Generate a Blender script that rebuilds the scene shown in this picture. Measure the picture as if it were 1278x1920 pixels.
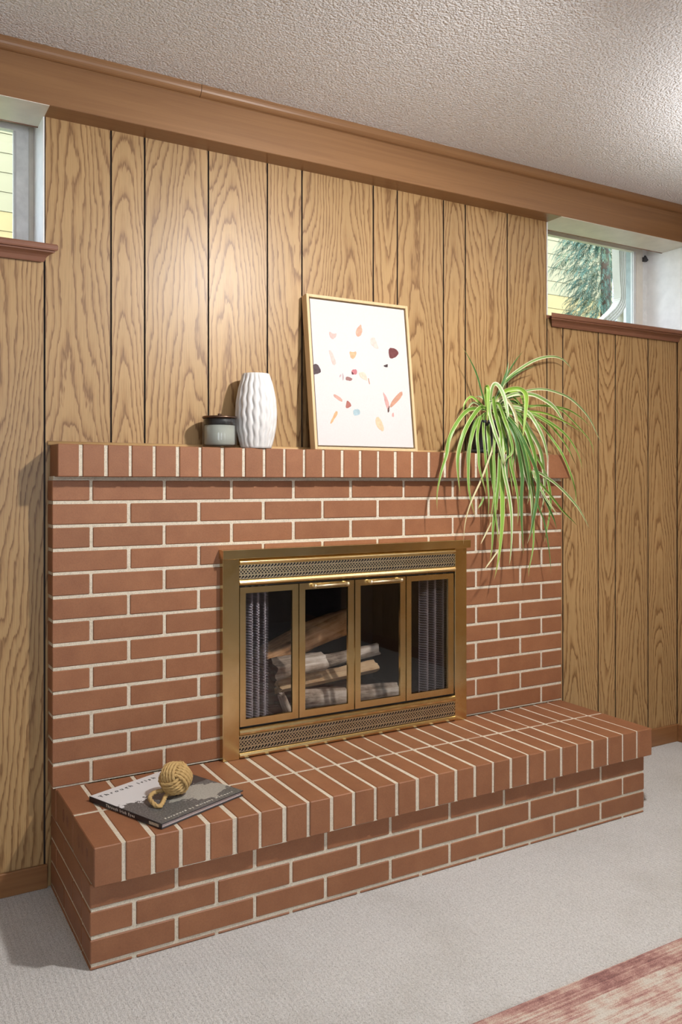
import bpy, bmesh, math, random
import numpy as np
from mathutils import Vector, Matrix
random.seed(7)
R = random.uniform
for o in list(bpy.data.objects): bpy.data.objects.remove(o)
sc = bpy.context.scene
COL = sc.collection

# ------------------------------------------------------------------ camera
CAM = np.array([-0.4651, -2.4500, 1.1734]); YAW = 0.521554; FPX = 1560.0; V0 = 904.67
cd = bpy.data.cameras.new('camera'); cam = bpy.data.objects.new('camera', cd); COL.objects.link(cam)
cam.location = CAM; cam.rotation_euler = (math.pi/2, 0, -YAW)
cd.sensor_fit = 'VERTICAL'; cd.sensor_height = 36.0; cd.lens = FPX/1920*36
cd.shift_y = (V0-960)/1920
cd.clip_start = 0.02
sc.camera = cam
# ------------------------------------------------------------------ world, sun, exposure
sc.view_settings.view_transform = 'Standard'; sc.view_settings.look = 'None'
sc.view_settings.gamma = 1.0; sc.view_settings.use_curve_mapping = False
sc.view_settings.exposure = 0.12
w = bpy.data.worlds.new('sky'); sc.world = w; w.use_nodes = True
bg = w.node_tree.nodes['Background']; bg.inputs[0].default_value = (0.78, 0.88, 1.0, 1); bg.inputs[1].default_value = 5.5
sd = bpy.data.lights.new('sun', 'SUN'); sd.energy = 2.0; sd.angle = 0.01; sd.color = (1, .93, .8)
sun = bpy.data.objects.new('sun', sd); COL.objects.link(sun); sun.rotation_euler = (math.radians(48), 0, math.radians(-14))
# added soft fill light, set at the made-up window behind the camera
ad = bpy.data.lights.new('rear_fill_light', 'AREA'); ad.shape = 'RECTANGLE'; ad.size = 1.7; ad.size_y = 1.1
ad.energy = 7; ad.color = (.94, .97, 1.0)
al = bpy.data.objects.new('rear_fill_light', ad); COL.objects.link(al)
al.location = (-0.3, -3.86, 1.5); al.rotation_euler = (math.radians(90), 0, 0)
LAMP = Vector((1.06, -1.42, 2.265)); LAMP_W = 122.0; UP_W = 78.0; AIM = Vector((.78, -.30, .22))

# ------------------------------------------------------------------ pixel helpers (direction only; distance from the plane touched)
_s, _c = math.sin(YAW), math.cos(YAW)
def ray(u, v):
    a = (u-639)/FPX; b = -(v-V0)/FPX
    return np.array([_s+a*_c, _c-a*_s, b])
def onY(u, v, Y): d = ray(u, v); return Vector(CAM+d*(Y-CAM[1])/d[1])
def onZ(u, v, Z): d = ray(u, v); return Vector(CAM+d*(Z-CAM[2])/d[2])
def onPlane(u, v, p, n):
    d = Vector(ray(u, v)); c = Vector(CAM); return c+d*((Vector(p)-c).dot(n)/d.dot(n))

# ------------------------------------------------------------------ materials
class NT:
    def __init__(s, name):
        s.m = bpy.data.materials.new(name); s.m.use_nodes = True
        s.t = s.m.node_tree; s.b = s.t.nodes['Principled BSDF']; s.out = s.t.nodes['Material Output']
    def n(s, typ, **kw):
        x = s.t.nodes.new(typ)
        for k, v in kw.items(): setattr(x, k, v)
        return x
    def put(s, sock, v):
        if v is None: return
        if hasattr(v, 'is_linked') or hasattr(v, 'links'): s.t.links.new(v, sock)
        else:
            if isinstance(v, (tuple, list)) and len(v) == 3 and sock.type == 'RGBA': v = tuple(v)+(1,)
            sock.default_value = v
    def math(s, op, a, b=None, c=None, clamp=False):
        x = s.n('ShaderNodeMath', operation=op); x.use_clamp = clamp
        for i, v in enumerate((a, b, c)): s.put(x.inputs[i], v)
        return x.outputs[0]
    def obj(s): return s.n('ShaderNodeTexCoord').outputs['Object']
    def uv(s): return s.n('ShaderNodeTexCoord').outputs['UV']
    def rnd(s): return s.n('ShaderNodeObjectInfo').outputs['Random']
    def map(s, v, sc=(1, 1, 1), loc=(0, 0, 0)):
        x = s.n('ShaderNodeMapping'); s.put(x.inputs[0], v); s.put(x.inputs[3], sc); s.put(x.inputs[1], loc); return x.outputs[0]
    def sep(s, v): x = s.n('ShaderNodeSeparateXYZ'); s.put(x.inputs[0], v); return x.outputs
    def comb(s, a, b, c):
        x = s.n('ShaderNodeCombineXYZ')
        for i, v in enumerate((a, b, c)): s.put(x.inputs[i], v)
        return x.outputs[0]
    def noise(s, v, scale, detail=3, rough=.5, dist=0):
        x = s.n('ShaderNodeTexNoise'); s.put(x.inputs['Vector'], v); x.inputs['Scale'].default_value = scale
        x.inputs['Detail'].default_value = detail; x.inputs['Roughness'].default_value = rough; x.inputs['Distortion'].default_value = dist
        return x.outputs[0]
    def vor(s, v, scale, feature='F1'):
        x = s.n('ShaderNodeTexVoronoi', feature=feature); s.put(x.inputs['Vector'], v); x.inputs['Scale'].default_value = scale
        return x.outputs[0]
    def ramp(s, f, stops, interp='LINEAR'):
        x = s.n('ShaderNodeValToRGB'); x.color_ramp.interpolation = interp; e = x.color_ramp.elements
        while len(e) < len(stops): e.new(.5)
        for k, (p, c) in zip(e, stops): k.position = p; k.color = tuple(c)+(1,) if len(c) == 3 else c
        s.put(x.inputs[0], f); return x.outputs[0]
    def mix(s, f, a, b, mode='MIX'):
        x = s.n('ShaderNodeMix', data_type='RGBA', blend_type=mode)
        s.put(x.inputs[0], f); s.put(x.inputs[6], a); s.put(x.inputs[7], b); return x.outputs[2]
    def bump(s, h, strength=.3, dist=.002):
        x = s.n('ShaderNodeBump'); x.inputs['Strength'].default_value = strength; x.inputs['Distance'].default_value = dist
        s.put(x.inputs['Height'], h); s.put(s.b.inputs['Normal'], x.outputs[0])
    def set(s, color=None, rough=.6, metal=0, spec=.5, **kw):
        if color is not None: s.put(s.b.inputs['Base Color'], color)
        s.put(s.b.inputs['Roughness'], rough); s.b.inputs['Metallic'].default_value = metal
        s.b.inputs['Specular IOR Level'].default_value = spec
        for k, v in kw.items(): s.put(s.b.inputs[k], v)
        return s.m

def grey(f): return (f, f, f)
M = {}
def simple(name, col, rough=.6, nscale=60, namp=.12, bump=0.0, metal=0, spec=.5):
    t = NT(name); o = t.obj(); n = t.noise(o, nscale, 4, .6)
    dark = tuple(c*(1-namp) for c in col); lite = tuple(min(1, c*(1+namp)) for c in col)
    c = t.ramp(n, [(.3, dark), (.7, lite)])
    if bump: t.bump(n, bump, .002)
    M[name] = t.set(c, rough, metal, spec); return M[name]

def oak(name, horizontal=False, light=(.44, .275, .122), mid=(.37, .215, .09), dark=(.23, .120, .048), A=62.0, B=5.5, rough=.35, randomise=True):
    t = NT(name); o = t.obj(); x, y, z = t.sep(o)
    if horizontal: x, z = z, x
    r = t.rnd()
    r2 = t.math('FRACT', t.math('MULTIPLY', r, 17.31)); r3 = t.math('FRACT', t.math('MULTIPLY', r, 71.7)); r4 = t.math('FRACT', t.math('MULTIPLY', r, 191.3))
    zo = t.math('ADD', z, t.math('MULTIPLY', r2, 40.0))
    xo = t.math('ADD', x, t.math('MULTIPLY', r3, 10.0))
    warp = t.noise(t.comb(t.math('MULTIPLY', xo, 5.0), t.math('MULTIPLY', r, 9.0), t.math('MULTIPLY', zo, 1.15)), 1.0, 2, .5)
    warp2 = t.noise(t.comb(t.math('MULTIPLY', xo, 26.0), 0, t.math('MULTIPLY', zo, 6.0)), 1.0, 3, .6)
    fine = t.noise(t.comb(t.math('MULTIPLY', xo, 420.0), 0, t.math('MULTIPLY', zo, 9.0)), 1.0, 2, .6)
    xc = t.math('ADD', x, t.math('MULTIPLY', t.math('SUBTRACT', r4, .5), .10))
    h = t.math('SQRT', t.math('ADD', t.math('MULTIPLY', xc, xc), .0006))
    sgn = t.math('SUBTRACT', t.math('MULTIPLY', t.math('GREATER_THAN', r3, .45), 2.0), 1.0)
    ring = t.math('ADD', t.math('MULTIPLY', h, A), t.math('MULTIPLY', t.math('MULTIPLY', zo, B), sgn))
    ring = t.math('ADD', ring, t.math('MULTIPLY', warp, 10.0))
    ring = t.math('ADD', ring, t.math('MULTIPLY', warp2, 1.7))
    ring = t.math('ADD', ring, t.math('MULTIPLY', fine, .60))
    fr = t.math('FRACT', ring)
    c = t.ramp(fr, [(0, mid), (.03, dark), (.12, dark), (.26, mid), (.55, light), (.95, light), (1, mid)])
    pore = t.ramp(fine, [(.34, grey(.84)), (.54, grey(1))])
    tone = t.noise(t.comb(t.math('MULTIPLY', xo, 3.0), 0, t.math('MULTIPLY', zo, .9)), 1.0, 2)
    c = t.mix(1.0, c, pore, 'MULTIPLY')
    c = t.mix(1.0, c, t.ramp(tone, [(.3, grey(.86)), (.7, grey(1.06))]), 'MULTIPLY')
    t.bump(t.math('ADD', t.math('MULTIPLY', fr, .5), fine), .06, .001)
    M[name] = t.set(c, t.math('ADD', rough, t.math('MULTIPLY', fine, .10)), 0, .42); return M[name]

oak('oak_panel')
def satin_wood(name, axis, a, b, rough=.36):
    t = NT(name); o = t.obj(); sx = {'x': (1.6, 60, 60), 'y': (60, 1.6, 60), 'z': (60, 60, 1.6)}[axis]
    n = t.noise(t.map(o, sx), 1.0, 5, .62, .6); n2 = t.noise(t.map(o, tuple(k*.12 for k in sx)), 1.0, 3, .5, 1.5)
    f = t.math('ADD', t.math('MULTIPLY', n, .55), t.math('MULTIPLY', n2, .45))
    t.bump(n, .05, .001)
    M[name] = t.set(t.ramp(f, [(.33, a), (.66, b)]), rough, 0, .5); return M[name]
satin_wood('beam_wood', 'x', (.215, .103, .044), (.315, .163, .070))
satin_wood('sill_wood', 'x', (.20, .085, .05), (.29, .135, .085))
satin_wood('base_wood', 'x', (.20, .085, .032), (.30, .14, .055))
satin_wood('pale_strip', 'x', (.50, .30, .13), (.64, .42, .20))
satin_wood('frame_wood', 'z', (.58, .40, .21), (.68, .50, .28), .5)
simple('groove_dark', (.030, .016, .010), .7)
simple('cream_tone', (.74, .69, .61), .35, 12, .08)
simple('white_paint', (.88, .88, .87), .5, 18, .06)
simple('vinyl_white', (.70, .70, .69), .4, 30, .05)
simple('alu_grey', (.78, .77, .75), .45, 30, .1)
simple('plaster', (.50, .46, .41), .8, 5, .05)
simple('soot', (.018, .016, .018), .9, 20, .3)
simple('dark_metal', (.035, .033, .035), .45, 30, .2)
# brick
t = NT('brick'); o = t.obj(); r = t.rnd()
ro = t.map(o, (1, 1, 1)); off = t.comb(t.math('MULTIPLY', r, 31.0), t.math('MULTIPLY', r, 17.0), 0)
va = t.n('ShaderNodeVectorMath', operation='ADD'); t.put(va.inputs[0], o); t.put(va.inputs[1], off); v = va.outputs[0]
n1 = t.noise(v, 14, 4, .6); n2 = t.noise(v, 260, 3, .7); n3 = t.vor(v, 170)
c = t.ramp(n1, [(.25, (.250, .101, .047)), (.75, (.312, .134, .063))])
c = t.mix(1.0, c, t.ramp(n2, [(.25, grey(.86)), (.6, grey(1.03))]), 'MULTIPLY')
c = t.mix(1.0, c, t.ramp(r, [(0, (.93, .92, .91)), (1, (1.06, 1.05, 1.04))]), 'MULTIPLY')
t.bump(t.math('ADD', n2, t.math('MULTIPLY', n1, .4)), .22, .0015); M['brick'] = t.set(c, .55, 0, .45)
# mortar
t = NT('mortar'); o = t.obj(); n1 = t.noise(o, 120, 5, .7); n2 = t.noise(o, 9, 3); n3 = t.noise(o, 480, 2, .8)
c = t.mix(n2, t.ramp(n1, [(.3, (.44, .37, .27)), (.5, (.71, .63, .50)), (.7, (.78, .70, .57))]), (.76, .68, .55))
c = t.mix(1.0, c, t.ramp(n3, [(.3, grey(.75)), (.5, grey(1))]), 'MULTIPLY')
t.bump(t.math('ADD', n1, n3), .55, .003); M['mortar'] = t.set(c, .95, 0, .2)
# mortar smeared brown and flush (hearth end)
simple('mortar_brown', (.24, .105, .062), .9, 90, .3, .4)
# carpet
t = NT('carpet'); o = t.obj(); x, y, z = t.sep(o)
n1 = t.noise(t.map(o, (1, .55, 1)), 330, 3, .75); n2 = t.noise(o, 2.3, 4, .6); n4 = t.noise(t.map(o, (90, 3, 1)), 1, 3, .6)
xx = t.math('ADD', x, t.math('MULTIPLY', t.noise(o, 12, 2), .012))
rib = t.math('SINE', t.math('MULTIPLY', xx, 2*math.pi/.0125))
c = t.ramp(n1, [(.30, (.42, .40, .375)), (.5, (.70, .68, .655)), (.68, (.84, .82, .80))])
c = t.mix(1.0, c, t.ramp(n2, [(.32, (.88, .87, .85)), (.5, grey(1)), (.7, grey(1.02))]), 'MULTIPLY')
c = t.mix(1.0, c, t.ramp(rib, [(0, grey(.97)), (.6, grey(1))]), 'MULTIPLY')
t.bump(t.math('ADD', t.math('MULTIPLY', n1, 1.3), t.math('ADD', t.math('MULTIPLY', rib, .18), t.math('MULTIPLY', n4, .5))), .8, .006); M['carpet'] = t.set(c, 1.0, 0, .1, **{'Sheen Weight': .3})
# popcorn ceiling
t = NT('popcorn'); o = t.obj(); n1 = t.noise(o, 150, 3, .6); v1 = t.vor(o, 135); v2 = t.vor(o, 230)
h = t.math('ADD', t.math('SUBTRACT', 1.0, v1), t.math('ADD', t.math('MULTIPLY', n1, .9), t.math('MULTIPLY', t.math('SUBTRACT', 1.0, v2), .5)))
t.bump(h, .8, .007); M['popcorn'] = t.set(t.ramp(n1, [(.3, (.80, .79, .79)), (.7, (.90, .89, .89))]), .95, 0, .2)
# rug
t = NT('rug'); o = t.obj(); x, y, z = t.sep(o)
jag = t.noise(t.comb(t.math('MULTIPLY', x, 40.0), t.math('MULTIPLY', y, 60.0), 0), 1.0, 2, .5)
ys = t.math('SNAP', y, .016)
blk = t.noise(t.comb(t.math('MULTIPLY', x, 7.0), t.math('MULTIPLY', ys, 15.0), 0), 1.0, 3, .6)
st = t.noise(t.comb(t.math('MULTIPLY', x, 2.2), t.math('MULTIPLY', y, 170.0), 0), 1.0, 4, .75)
sp = t.noise(t.map(o, (1, 1.6, 1)), 330, 3, .85)
edge = t.math('MULTIPLY', t.math('LESS_THAN', t.math('ABSOLUTE', t.math('SUBTRACT', y, .78)), .045), -.07)
f = t.math('ADD', t.math('ADD', t.math('ADD', t.math('MULTIPLY', blk, .50), t.math('MULTIPLY', st, .40)), edge), t.math('MULTIPLY', t.math('SUBTRACT', jag, .5), .16))
f = t.math('ADD', f, t.math('MULTIPLY', t.math('SUBTRACT', sp, .5), .22))
c = t.ramp(f, [(.24, (.20, .105, .105)), (.33, (.40, .20, .18)), (.40, (.60, .36, .305)), (.45, (.70, .53, .44)), (.49, (.74, .66, .57)), (.62, (.80, .75, .68))])
c = t.mix(1.0, c, t.ramp(sp, [(.3, grey(.70)), (.5, grey(1)), (.75, grey(1.15))]), 'MULTIPLY')
t.bump(t.math('ADD', sp, t.math('MULTIPLY', st, .6)), .7, .006); M['rug'] = t.set(c, 1.0, 0, .1)
# brass
t = NT('brass'); o = t.obj(); n = t.noise(o, 5, 4, .6, .8); n2 = t.noise(t.map(o, (1, 1, 9)), 40, 3, .6)
c = t.ramp(n, [(.3, (.62, .45, .20)), (.7, (.78, .62, .34))])
M['brass'] = t.set(c, t.math('ADD', .15, t.math('MULTIPLY', n2, .15)), 1.0, .5)
t = NT('brass_pale'); o = t.obj(); n = t.noise(o, 30, 3, .6)
M['brass_pale'] = t.set(t.ramp(n, [(.3, (.78, .66, .44)), (.7, (.90, .80, .58))]), .42, 1.0)
# smoked glass for the doors: clear film, dark tint, mirror sheen by fresnel
def tint_glass(name, tint, ior=1.5, rough=0.0):
    t = NT(name); t.t.nodes.remove(t.b)
    tr = t.n('ShaderNodeBsdfTransparent'); tr.inputs[0].default_value = tint+(1,)
    gl = t.n('ShaderNodeBsdfGlossy'); gl.inputs['Roughness'].default_value = rough; gl.inputs[0].default_value = (1, 1, 1, 1)
    lw = t.n('ShaderNodeLayerWeight'); lw.inputs[0].default_value = .5
    fac = t.math('ADD', .035, t.math('MULTIPLY', t.math('POWER', lw.outputs['Facing'], 5.0), .9))
    mx = t.n('ShaderNodeMixShader'); t.t.links.new(fac, mx.inputs[0]); t.t.links.new(tr.outputs[0], mx.inputs[1]); t.t.links.new(gl.outputs[0], mx.inputs[2])
    t.t.links.new(mx.outputs[0], t.out.inputs[0]); M[name] = t.m; return t.m
tint_glass('door_glass', (.90, .885, .885))
tint_glass('window_glass', (.95, .97, .98))
tint_glass('jar_glass', (.78, .78, .775))
# leaves : UV.x runs across the blade
def leaf(name, mid, edge, w0, w1):
    t = NT(name); x, y, z = t.sep(t.uv())
    d = t.math('ABSOLUTE', t.math('SUBTRACT', x, .5))
    n = t.noise(t.comb(t.math('MULTIPLY', x, 9), t.math('MULTIPLY', y, 2), t.math('MULTIPLY', t.rnd(), 30)), 1, 2)
    d = t.math('ADD', d, t.math('MULTIPLY', t.math('SUBTRACT', n, .5), .10))
    c = t.ramp(d, [(w0, mid), (w1, edge)])
    c = t.mix(t.math('POWER', y, 14.0), c, (.34, .17, .07))
    M[name] = t.set(c, .38, 0, .5, **{'Transmission Weight': 0.0}); return M[name]
leaf('leaf_green', (.155, .30, .040), (.62, .68, .32), .33, .45)
leaf('leaf_bright', (.24, .42, .050), (.66, .72, .30), .33, .46)
leaf('leaf_dark', (.055, .145, .026), (.36, .48, .20), .36, .48)
leaf('leaf_pale', (.22, .37, .10), (.74, .74, .50), .22, .36)
leaf('leaf_dry', (.50, .44, .22), (.70, .64, .42), .25, .45)
simple('pot_plastic', (.030, .032, .038), .35, 30, .1)
simple('soil', (.05, .032, .02), 1.0, 90, .4, .5)
simple('ceramic', (.66, .64, .625), .55, 40, .04, .05)
simple('canvas', (.60, .562, .55), .9, 300, .03, .1)
simple('wax', (.84, .88, .80), .6, 20, .05)
simple('lid_metal', (.16, .10, .07), .30, 40, .1, 0, 1)
simple('page_edge', (.62, .52, .50), .8, 400, .25)
simple('cover_black', (.020, .020, .024), .35, 40, .2)
simple('ink_black', (.02, .02, .02), .6)
simple('ink_white', (.80, .78, .70), .6)
simple('spine_logo', (.42, .36, .28), .6, 300, .5)
# rope
t = NT('rope'); o = t.obj(); n = t.noise(o, 300, 3, .7); n2 = t.noise(o, 40, 2)
c = t.mix(n2, t.ramp(n, [(.3, (.40, .25, .095)), (.7, (.58, .40, .18))]), (.55, .37, .155))
t.bump(n, .5, .002); M['rope'] = t.set(c, .85, 0, .2)
# bark and split wood
def logmat(name, a, b, c3):
    t = NT(name); o = t.obj(); n = t.noise(t.map(o, (5, 60, 60)), 1, 5, .7); n2 = t.noise(o, 14, 3, .6)
    f = t.math('ADD', t.math('MULTIPLY', n, .6), t.math('MULTIPLY', n2, .4))
    t.bump(f, .6, .006); M[name] = t.set(t.ramp(f, [(.36, a), (.5, b), (.62, c3)]), .9, 0, .2)
logmat('bark_brown', (.16, .08, .036), (.56, .31, .145), (.72, .45, .24))
logmat('bark_grey', (.14, .10, .07), (.50, .42, .33), (.80, .73, .62))
logmat('split_wood', (.30, .18, .09), (.62, .44, .25), (.74, .56, .34))
# chain curtain
simple('chain', (.36, .35, .39), .5, 40, .1, 0, 1)
# book cover photograph (flat print)
t = NT('cover_print'); o = t.obj(); x, y, z = t.sep(o)   # x 0..1 from spine, y 0..1 from foot (object is scaled)
n = t.noise(t.comb(x, y, 0), 7, 5, .65); n2 = t.noise(t.comb(x, y, 0), 60, 4, .75); n3 = t.noise(t.comb(x, t.math('MULTIPLY', y, 1.6), 3.3), 3.2, 4, .6)
fol = t.ramp(n2, [(.32, grey(.02)), (.52, grey(.12)), (.72, grey(.30))])
sky_line = t.math('ADD', t.math('SUBTRACT', y, .56), t.math('MULTIPLY', t.math('SUBTRACT', n, .5), .62))
sky_line = t.math('SUBTRACT', sky_line, t.math('MULTIPLY', t.math('MAXIMUM', t.math('SUBTRACT', x, .45), 0.0), .75))
skym = t.math('GREATER_THAN', sky_line, .0)
wd = t.math('ADD', t.math('MULTIPLY', t.math('ABSOLUTE', t.math('SUBTRACT', x, .72)), 1.25), t.math('MULTIPLY', t.math('ABSOLUTE', t.math('SUBTRACT', y, .30)), 1.7))
wat = t.math('LESS_THAN', t.math('ADD', wd, t.math('MULTIPLY', t.math('SUBTRACT', n3, .5), .9)), .42)
topdark = t.math('MULTIPLY', t.math('GREATER_THAN', x, .52), t.math('GREATER_THAN', y, .48))
c = t.mix(topdark, fol, (.035, .032, .034))
c = t.mix(wat, c, t.ramp(n2, [(.3, (.26, .25, .22)), (.6, (.42, .41, .37))]))
c = t.mix(skym, c, (.70, .70, .71))
M['cover_print'] = t.set(c, .30, 0, .5)
# outside
simple('siding_yellow', (.30, .232, .095), .7, 6, .05)
simple('siding_cream', (.25, .225, .13), .7, 6, .05)
simple('downspout_paint', (.52, .49, .41), .5, 20, .06)
simple('ext_trim', (.34, .40, .40), .7, 30, .15)
simple('ground', (.16, .19, .08), .95, 5, .3)
simple('tree_bark', (.10, .065, .045), .9, 20, .3)
t = NT('cedar'); o = t.obj(); n = t.noise(o, 6, 4, .6)
M['cedar'] = t.set(t.ramp(n, [(.3, (.045, .10, .085)), (.55, (.09, .17, .13)), (.75, (.20, .27, .13))]), .8, 0, .2)  # bluish cast of the window-glass haze is mixed into the foliage colour
t = NT('lamp_glow'); t.b.inputs['Emission Color'].default_value = (1, .955, .88, 1); t.b.inputs['Emission Strength'].default_value = 12; M['lamp_glow'] = t.set((.8, .8, .8), .5)

# ------------------------------------------------------------------ mesh helpers
def link(name, me, mat=None, parent=None, loc=None):
    o = bpy.data.objects.new(name, me); COL.objects.link(o)
    if me is not None and mat is not None and len(me.materials) == 0: me.materials.append(M[mat] if isinstance(mat, str) else mat)
    if loc is not None: o.location = loc
    if parent is not None: o.parent = parent
    return o
def tag(o, label=None, cat=None, group=None, kind=None):
    for k, v in (('label', label), ('category', cat), ('group', group), ('kind', kind)):
        if v: o[k] = v
    return o
def empty(name, loc=(0, 0, 0)):
    return link(name, None, loc=loc)
def mesh(name, verts, faces, smooth=False, uvs=None):
    me = bpy.data.meshes.new(name); me.from_pydata([tuple(v) for v in verts], [], faces); me.update()
    if smooth: me.polygons.foreach_set('use_smooth', [True]*len(me.polygons))
    if uvs:
        ul = me.uv_layers.new()
        for l in me.loops: ul.data[l.index].uv = uvs[l.vertex_index]
    return me
BOXF = [(0, 3, 2, 1), (4, 5, 6, 7), (0, 1, 5, 4), (1, 2, 6, 5), (2, 3, 7, 6), (3, 0, 4, 7)]
_cache = {}
def boxmesh(dx, dy, dz, bev=0.0, seg=1):
    k = (round(dx, 3), round(dy, 3), round(dz, 3), bev, seg)
    if k in _cache: return _cache[k]
    bm = bmesh.new(); bmesh.ops.create_cube(bm, size=1.0)
    bmesh.ops.scale(bm, vec=(dx, dy, dz), verts=bm.verts)
    if bev: bmesh.ops.bevel(bm, geom=bm.edges[:]+bm.verts[:], offset=bev, segments=seg, affect='EDGES', profile=.5)
    me = bpy.data.meshes.new('box'); bm.to_mesh(me); bm.free(); _cache[k] = me; return me
def box(name, x0, x1, y0, y1, z0, z1, mat, parent=None, bev=0.0, pivot=None, share=True):
    """box between world coordinates; parent must sit at the world origin or its location is subtracted"""
    me = boxmesh(x1-x0, y1-y0, z1-z0, bev)
    key = (me.name, mat)
    if key in _cache: me = _cache[key]
    else:
        me = me.copy(); me.materials.append(M[mat]); _cache[key] = me
    loc = Vector(((x0+x1)/2, (y0+y1)/2, (z0+z1)/2))
    if parent is not None: loc = loc - wloc(parent)
    return link(name, me, None, parent, loc)
def wloc(o):
    l = o.location.copy()
    while o.parent is not None: o = o.parent; l = l+o.location
    return l
class MB:
    def __init__(s): s.v = []; s.f = []
    def box(s, x0, x1, y0, y1, z0, z1):
        b = len(s.v); s.v += [(x0, y0, z0), (x1, y0, z0), (x1, y1, z0), (x0, y1, z0), (x0, y0, z1), (x1, y0, z1), (x1, y1, z1), (x0, y1, z1)]
        s.f += [tuple(b+i for i in f) for f in BOXF]; return s
    def bar(s, p, q, wdt, th, up=(0, 1, 0)):
        p, q = Vector(p), Vector(q); t_ = (q-p).normalized(); u = Vector(up); sd_ = t_.cross(u).normalized()*wdt/2; n_ = u.normalized()*th/2
        b = len(s.v)
        for c0 in (p, q):
            for a1, a2 in ((-1, -1), (1, -1), (1, 1), (-1, 1)): s.v.append(tuple(c0+sd_*a1+n_*a2))
        s.f += [(b, b+1, b+2, b+3), (b+7, b+6, b+5, b+4)]+[(b+i, b+4+i, b+4+(i+1) % 4, b+(i+1) % 4) for i in range(4)]
        return s
    def tube(s, pts, rad, n=8, closed=False):
        P = [Vector(p) for p in pts]; m = len(P); b = len(s.v); up = Vector((0, 0, 1)); prev = None
        for i, p in enumerate(P):
            t_ = (P[(i+1) % m]-P[i-1]) if closed else (P[min(i+1, m-1)]-P[max(i-1, 0)])
            t_.normalize()
            a = prev-t_*prev.dot(t_) if prev is not None else (up.cross(t_) if abs(t_.z) < .9 else Vector((1, 0, 0)).cross(t_))
            a.normalize(); prev = a; c_ = t_.cross(a)
            rr = rad(i) if callable(rad) else rad
            for k in range(n):
                th = 2*math.pi*k/n; s.v.append(tuple(p+(a*math.cos(th)+c_*math.sin(th))*rr))
        for i in range(m if closed else m-1):
            j = (i+1) % m
            for k in range(n): s.f.append((b+i*n+k, b+i*n+(k+1) % n, b+j*n+(k+1) % n, b+j*n+k))
        if not closed: s.f += [tuple(b+k for k in reversed(range(n))), tuple(b+(m-1)*n+k for k in range(n))]
        return s
    def build(s, name, mat, parent=None, smooth=False, loc=None):
        if parent is not None and loc is None:
            w0 = wloc(parent); s.v = [(x-w0.x, y-w0.y, z-w0.z) for x, y, z in s.v]
        return link(name, mesh(name, s.v, s.f, smooth), mat, parent, loc)
def lathe(prof, n=48, rmod=None, cap=True):
    v = []; f = []
    for i, (r_, z_) in enumerate(prof):
        for k in range(n):
            th = 2*math.pi*k/n; rr = r_*(rmod(th, z_, i) if rmod else 1); v.append((rr*math.cos(th), rr*math.sin(th), z_))
    for i in range(len(prof)-1):
        for k in range(n): f.append((i*n+k, i*n+(k+1) % n, (i+1)*n+(k+1) % n, (i+1)*n+k))
    if cap: f.append(tuple(reversed(range(n)))); f.append(tuple((len(prof)-1)*n+k for k in range(n)))
    return v, f
def extrude_x(prof, x0, x1):
    """profile of (y, z) points swept along x"""
    n = len(prof); v = [(x0, y, z) for y, z in prof]+[(x1, y, z) for y, z in prof]
    f = [(i, (i+1) % n, n+(i+1) % n, n+i) for i in range(n)]+[tuple(reversed(range(n))), tuple(range(n, 2*n))]
    return v, f
def st(name, label_kind='structure'):
    pass

# ================================================================== THE SETTING
PY = .070; PT = .006                      # face of the wood panelling
XL, XR, YF, ZC = -1.7, 2.745, -3.9, 2.39  # left wall, right wall, wall behind camera, ceiling
ZS = 2.235                                # underside of the beam
fl = box('floor', XL-.1, XR+.1, YF-.1, .27, -.12, 0.0, 'carpet'); tag(fl, 'pale grey-beige ribbed carpet over the whole floor', 'floor', kind='structure')
ce = box('ceiling', XL-.1, XR+.1, YF-.1, .42, ZC, ZC+.12, 'popcorn'); tag(ce, 'white popcorn-textured ceiling above the wood beam', 'ceiling', kind='structure')
WX0, WX1 = -.85, -.008       # window 1 opening
RX0, RX1 = 1.950, XR         # window 2 opening
ZW0, ZW1 = 1.842, 2.29
by = PY+PT
mb = MB()
mb.box(XL-.1, WX0, by, .26, 0, ZC); mb.box(WX0, WX1, by, .26, 0, ZW0); mb.box(WX0, WX1, .085, .26, ZW1, ZC); mb.box(WX1, RX0, by, .26, 0, ZC)
mb.box(RX0, RX1, by, .26, 0, ZW0); mb.box(RX0, RX1, .085, .26, ZW1, ZC); mb.box(RX1, XR+.1, by, .26, 0, ZC)
wb = mb.build('wall_back', 'groove_dark'); tag(wb, 'oak plank panelling behind the brick fireplace', 'wall', kind='structure')
GR = [-1.70, -1.49, -1.285, -1.18, -.975, -.77, -.666, -.46, -.355, -.150+.0, -.008, .184, .287, .494, .701, .830, 1.116, 1.219, 1.427, 1.531, 1.739, 1.950, 2.038, 2.242, 2.346, 2.552, 2.745]
GR[8] = -.42; GR[9] = -.2125
def plank(x0, x1, z0, z1, parent, nm='plank'):
    g = .0022
    me = boxmesh(x1-x0-2*g, PT, z1-z0, .0006).copy(); me.materials.append(M['oak_panel']); me.materials.append(M['groove_dark'])
    for p_ in me.polygons:
        if abs(p_.normal.x) > .5: p_.material_index = 1        # grooves between planks are stained dark
    for v_ in me.vertices: v_.co.z += (z1-z0)/2 + z0 - 1.0
    return link(nm, me, None, parent, ((x0+x1)/2, PY+PT/2+.0005, 1.0))
for a, b in zip(GR[:-1], GR[1:]):
    mid_ = (a+b)/2
    under = (WX0 < mid_ < WX1) or mid_ > RX0
    plank(a, b, 0.0, 1.841 if under else ZS+.01, wb)
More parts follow.
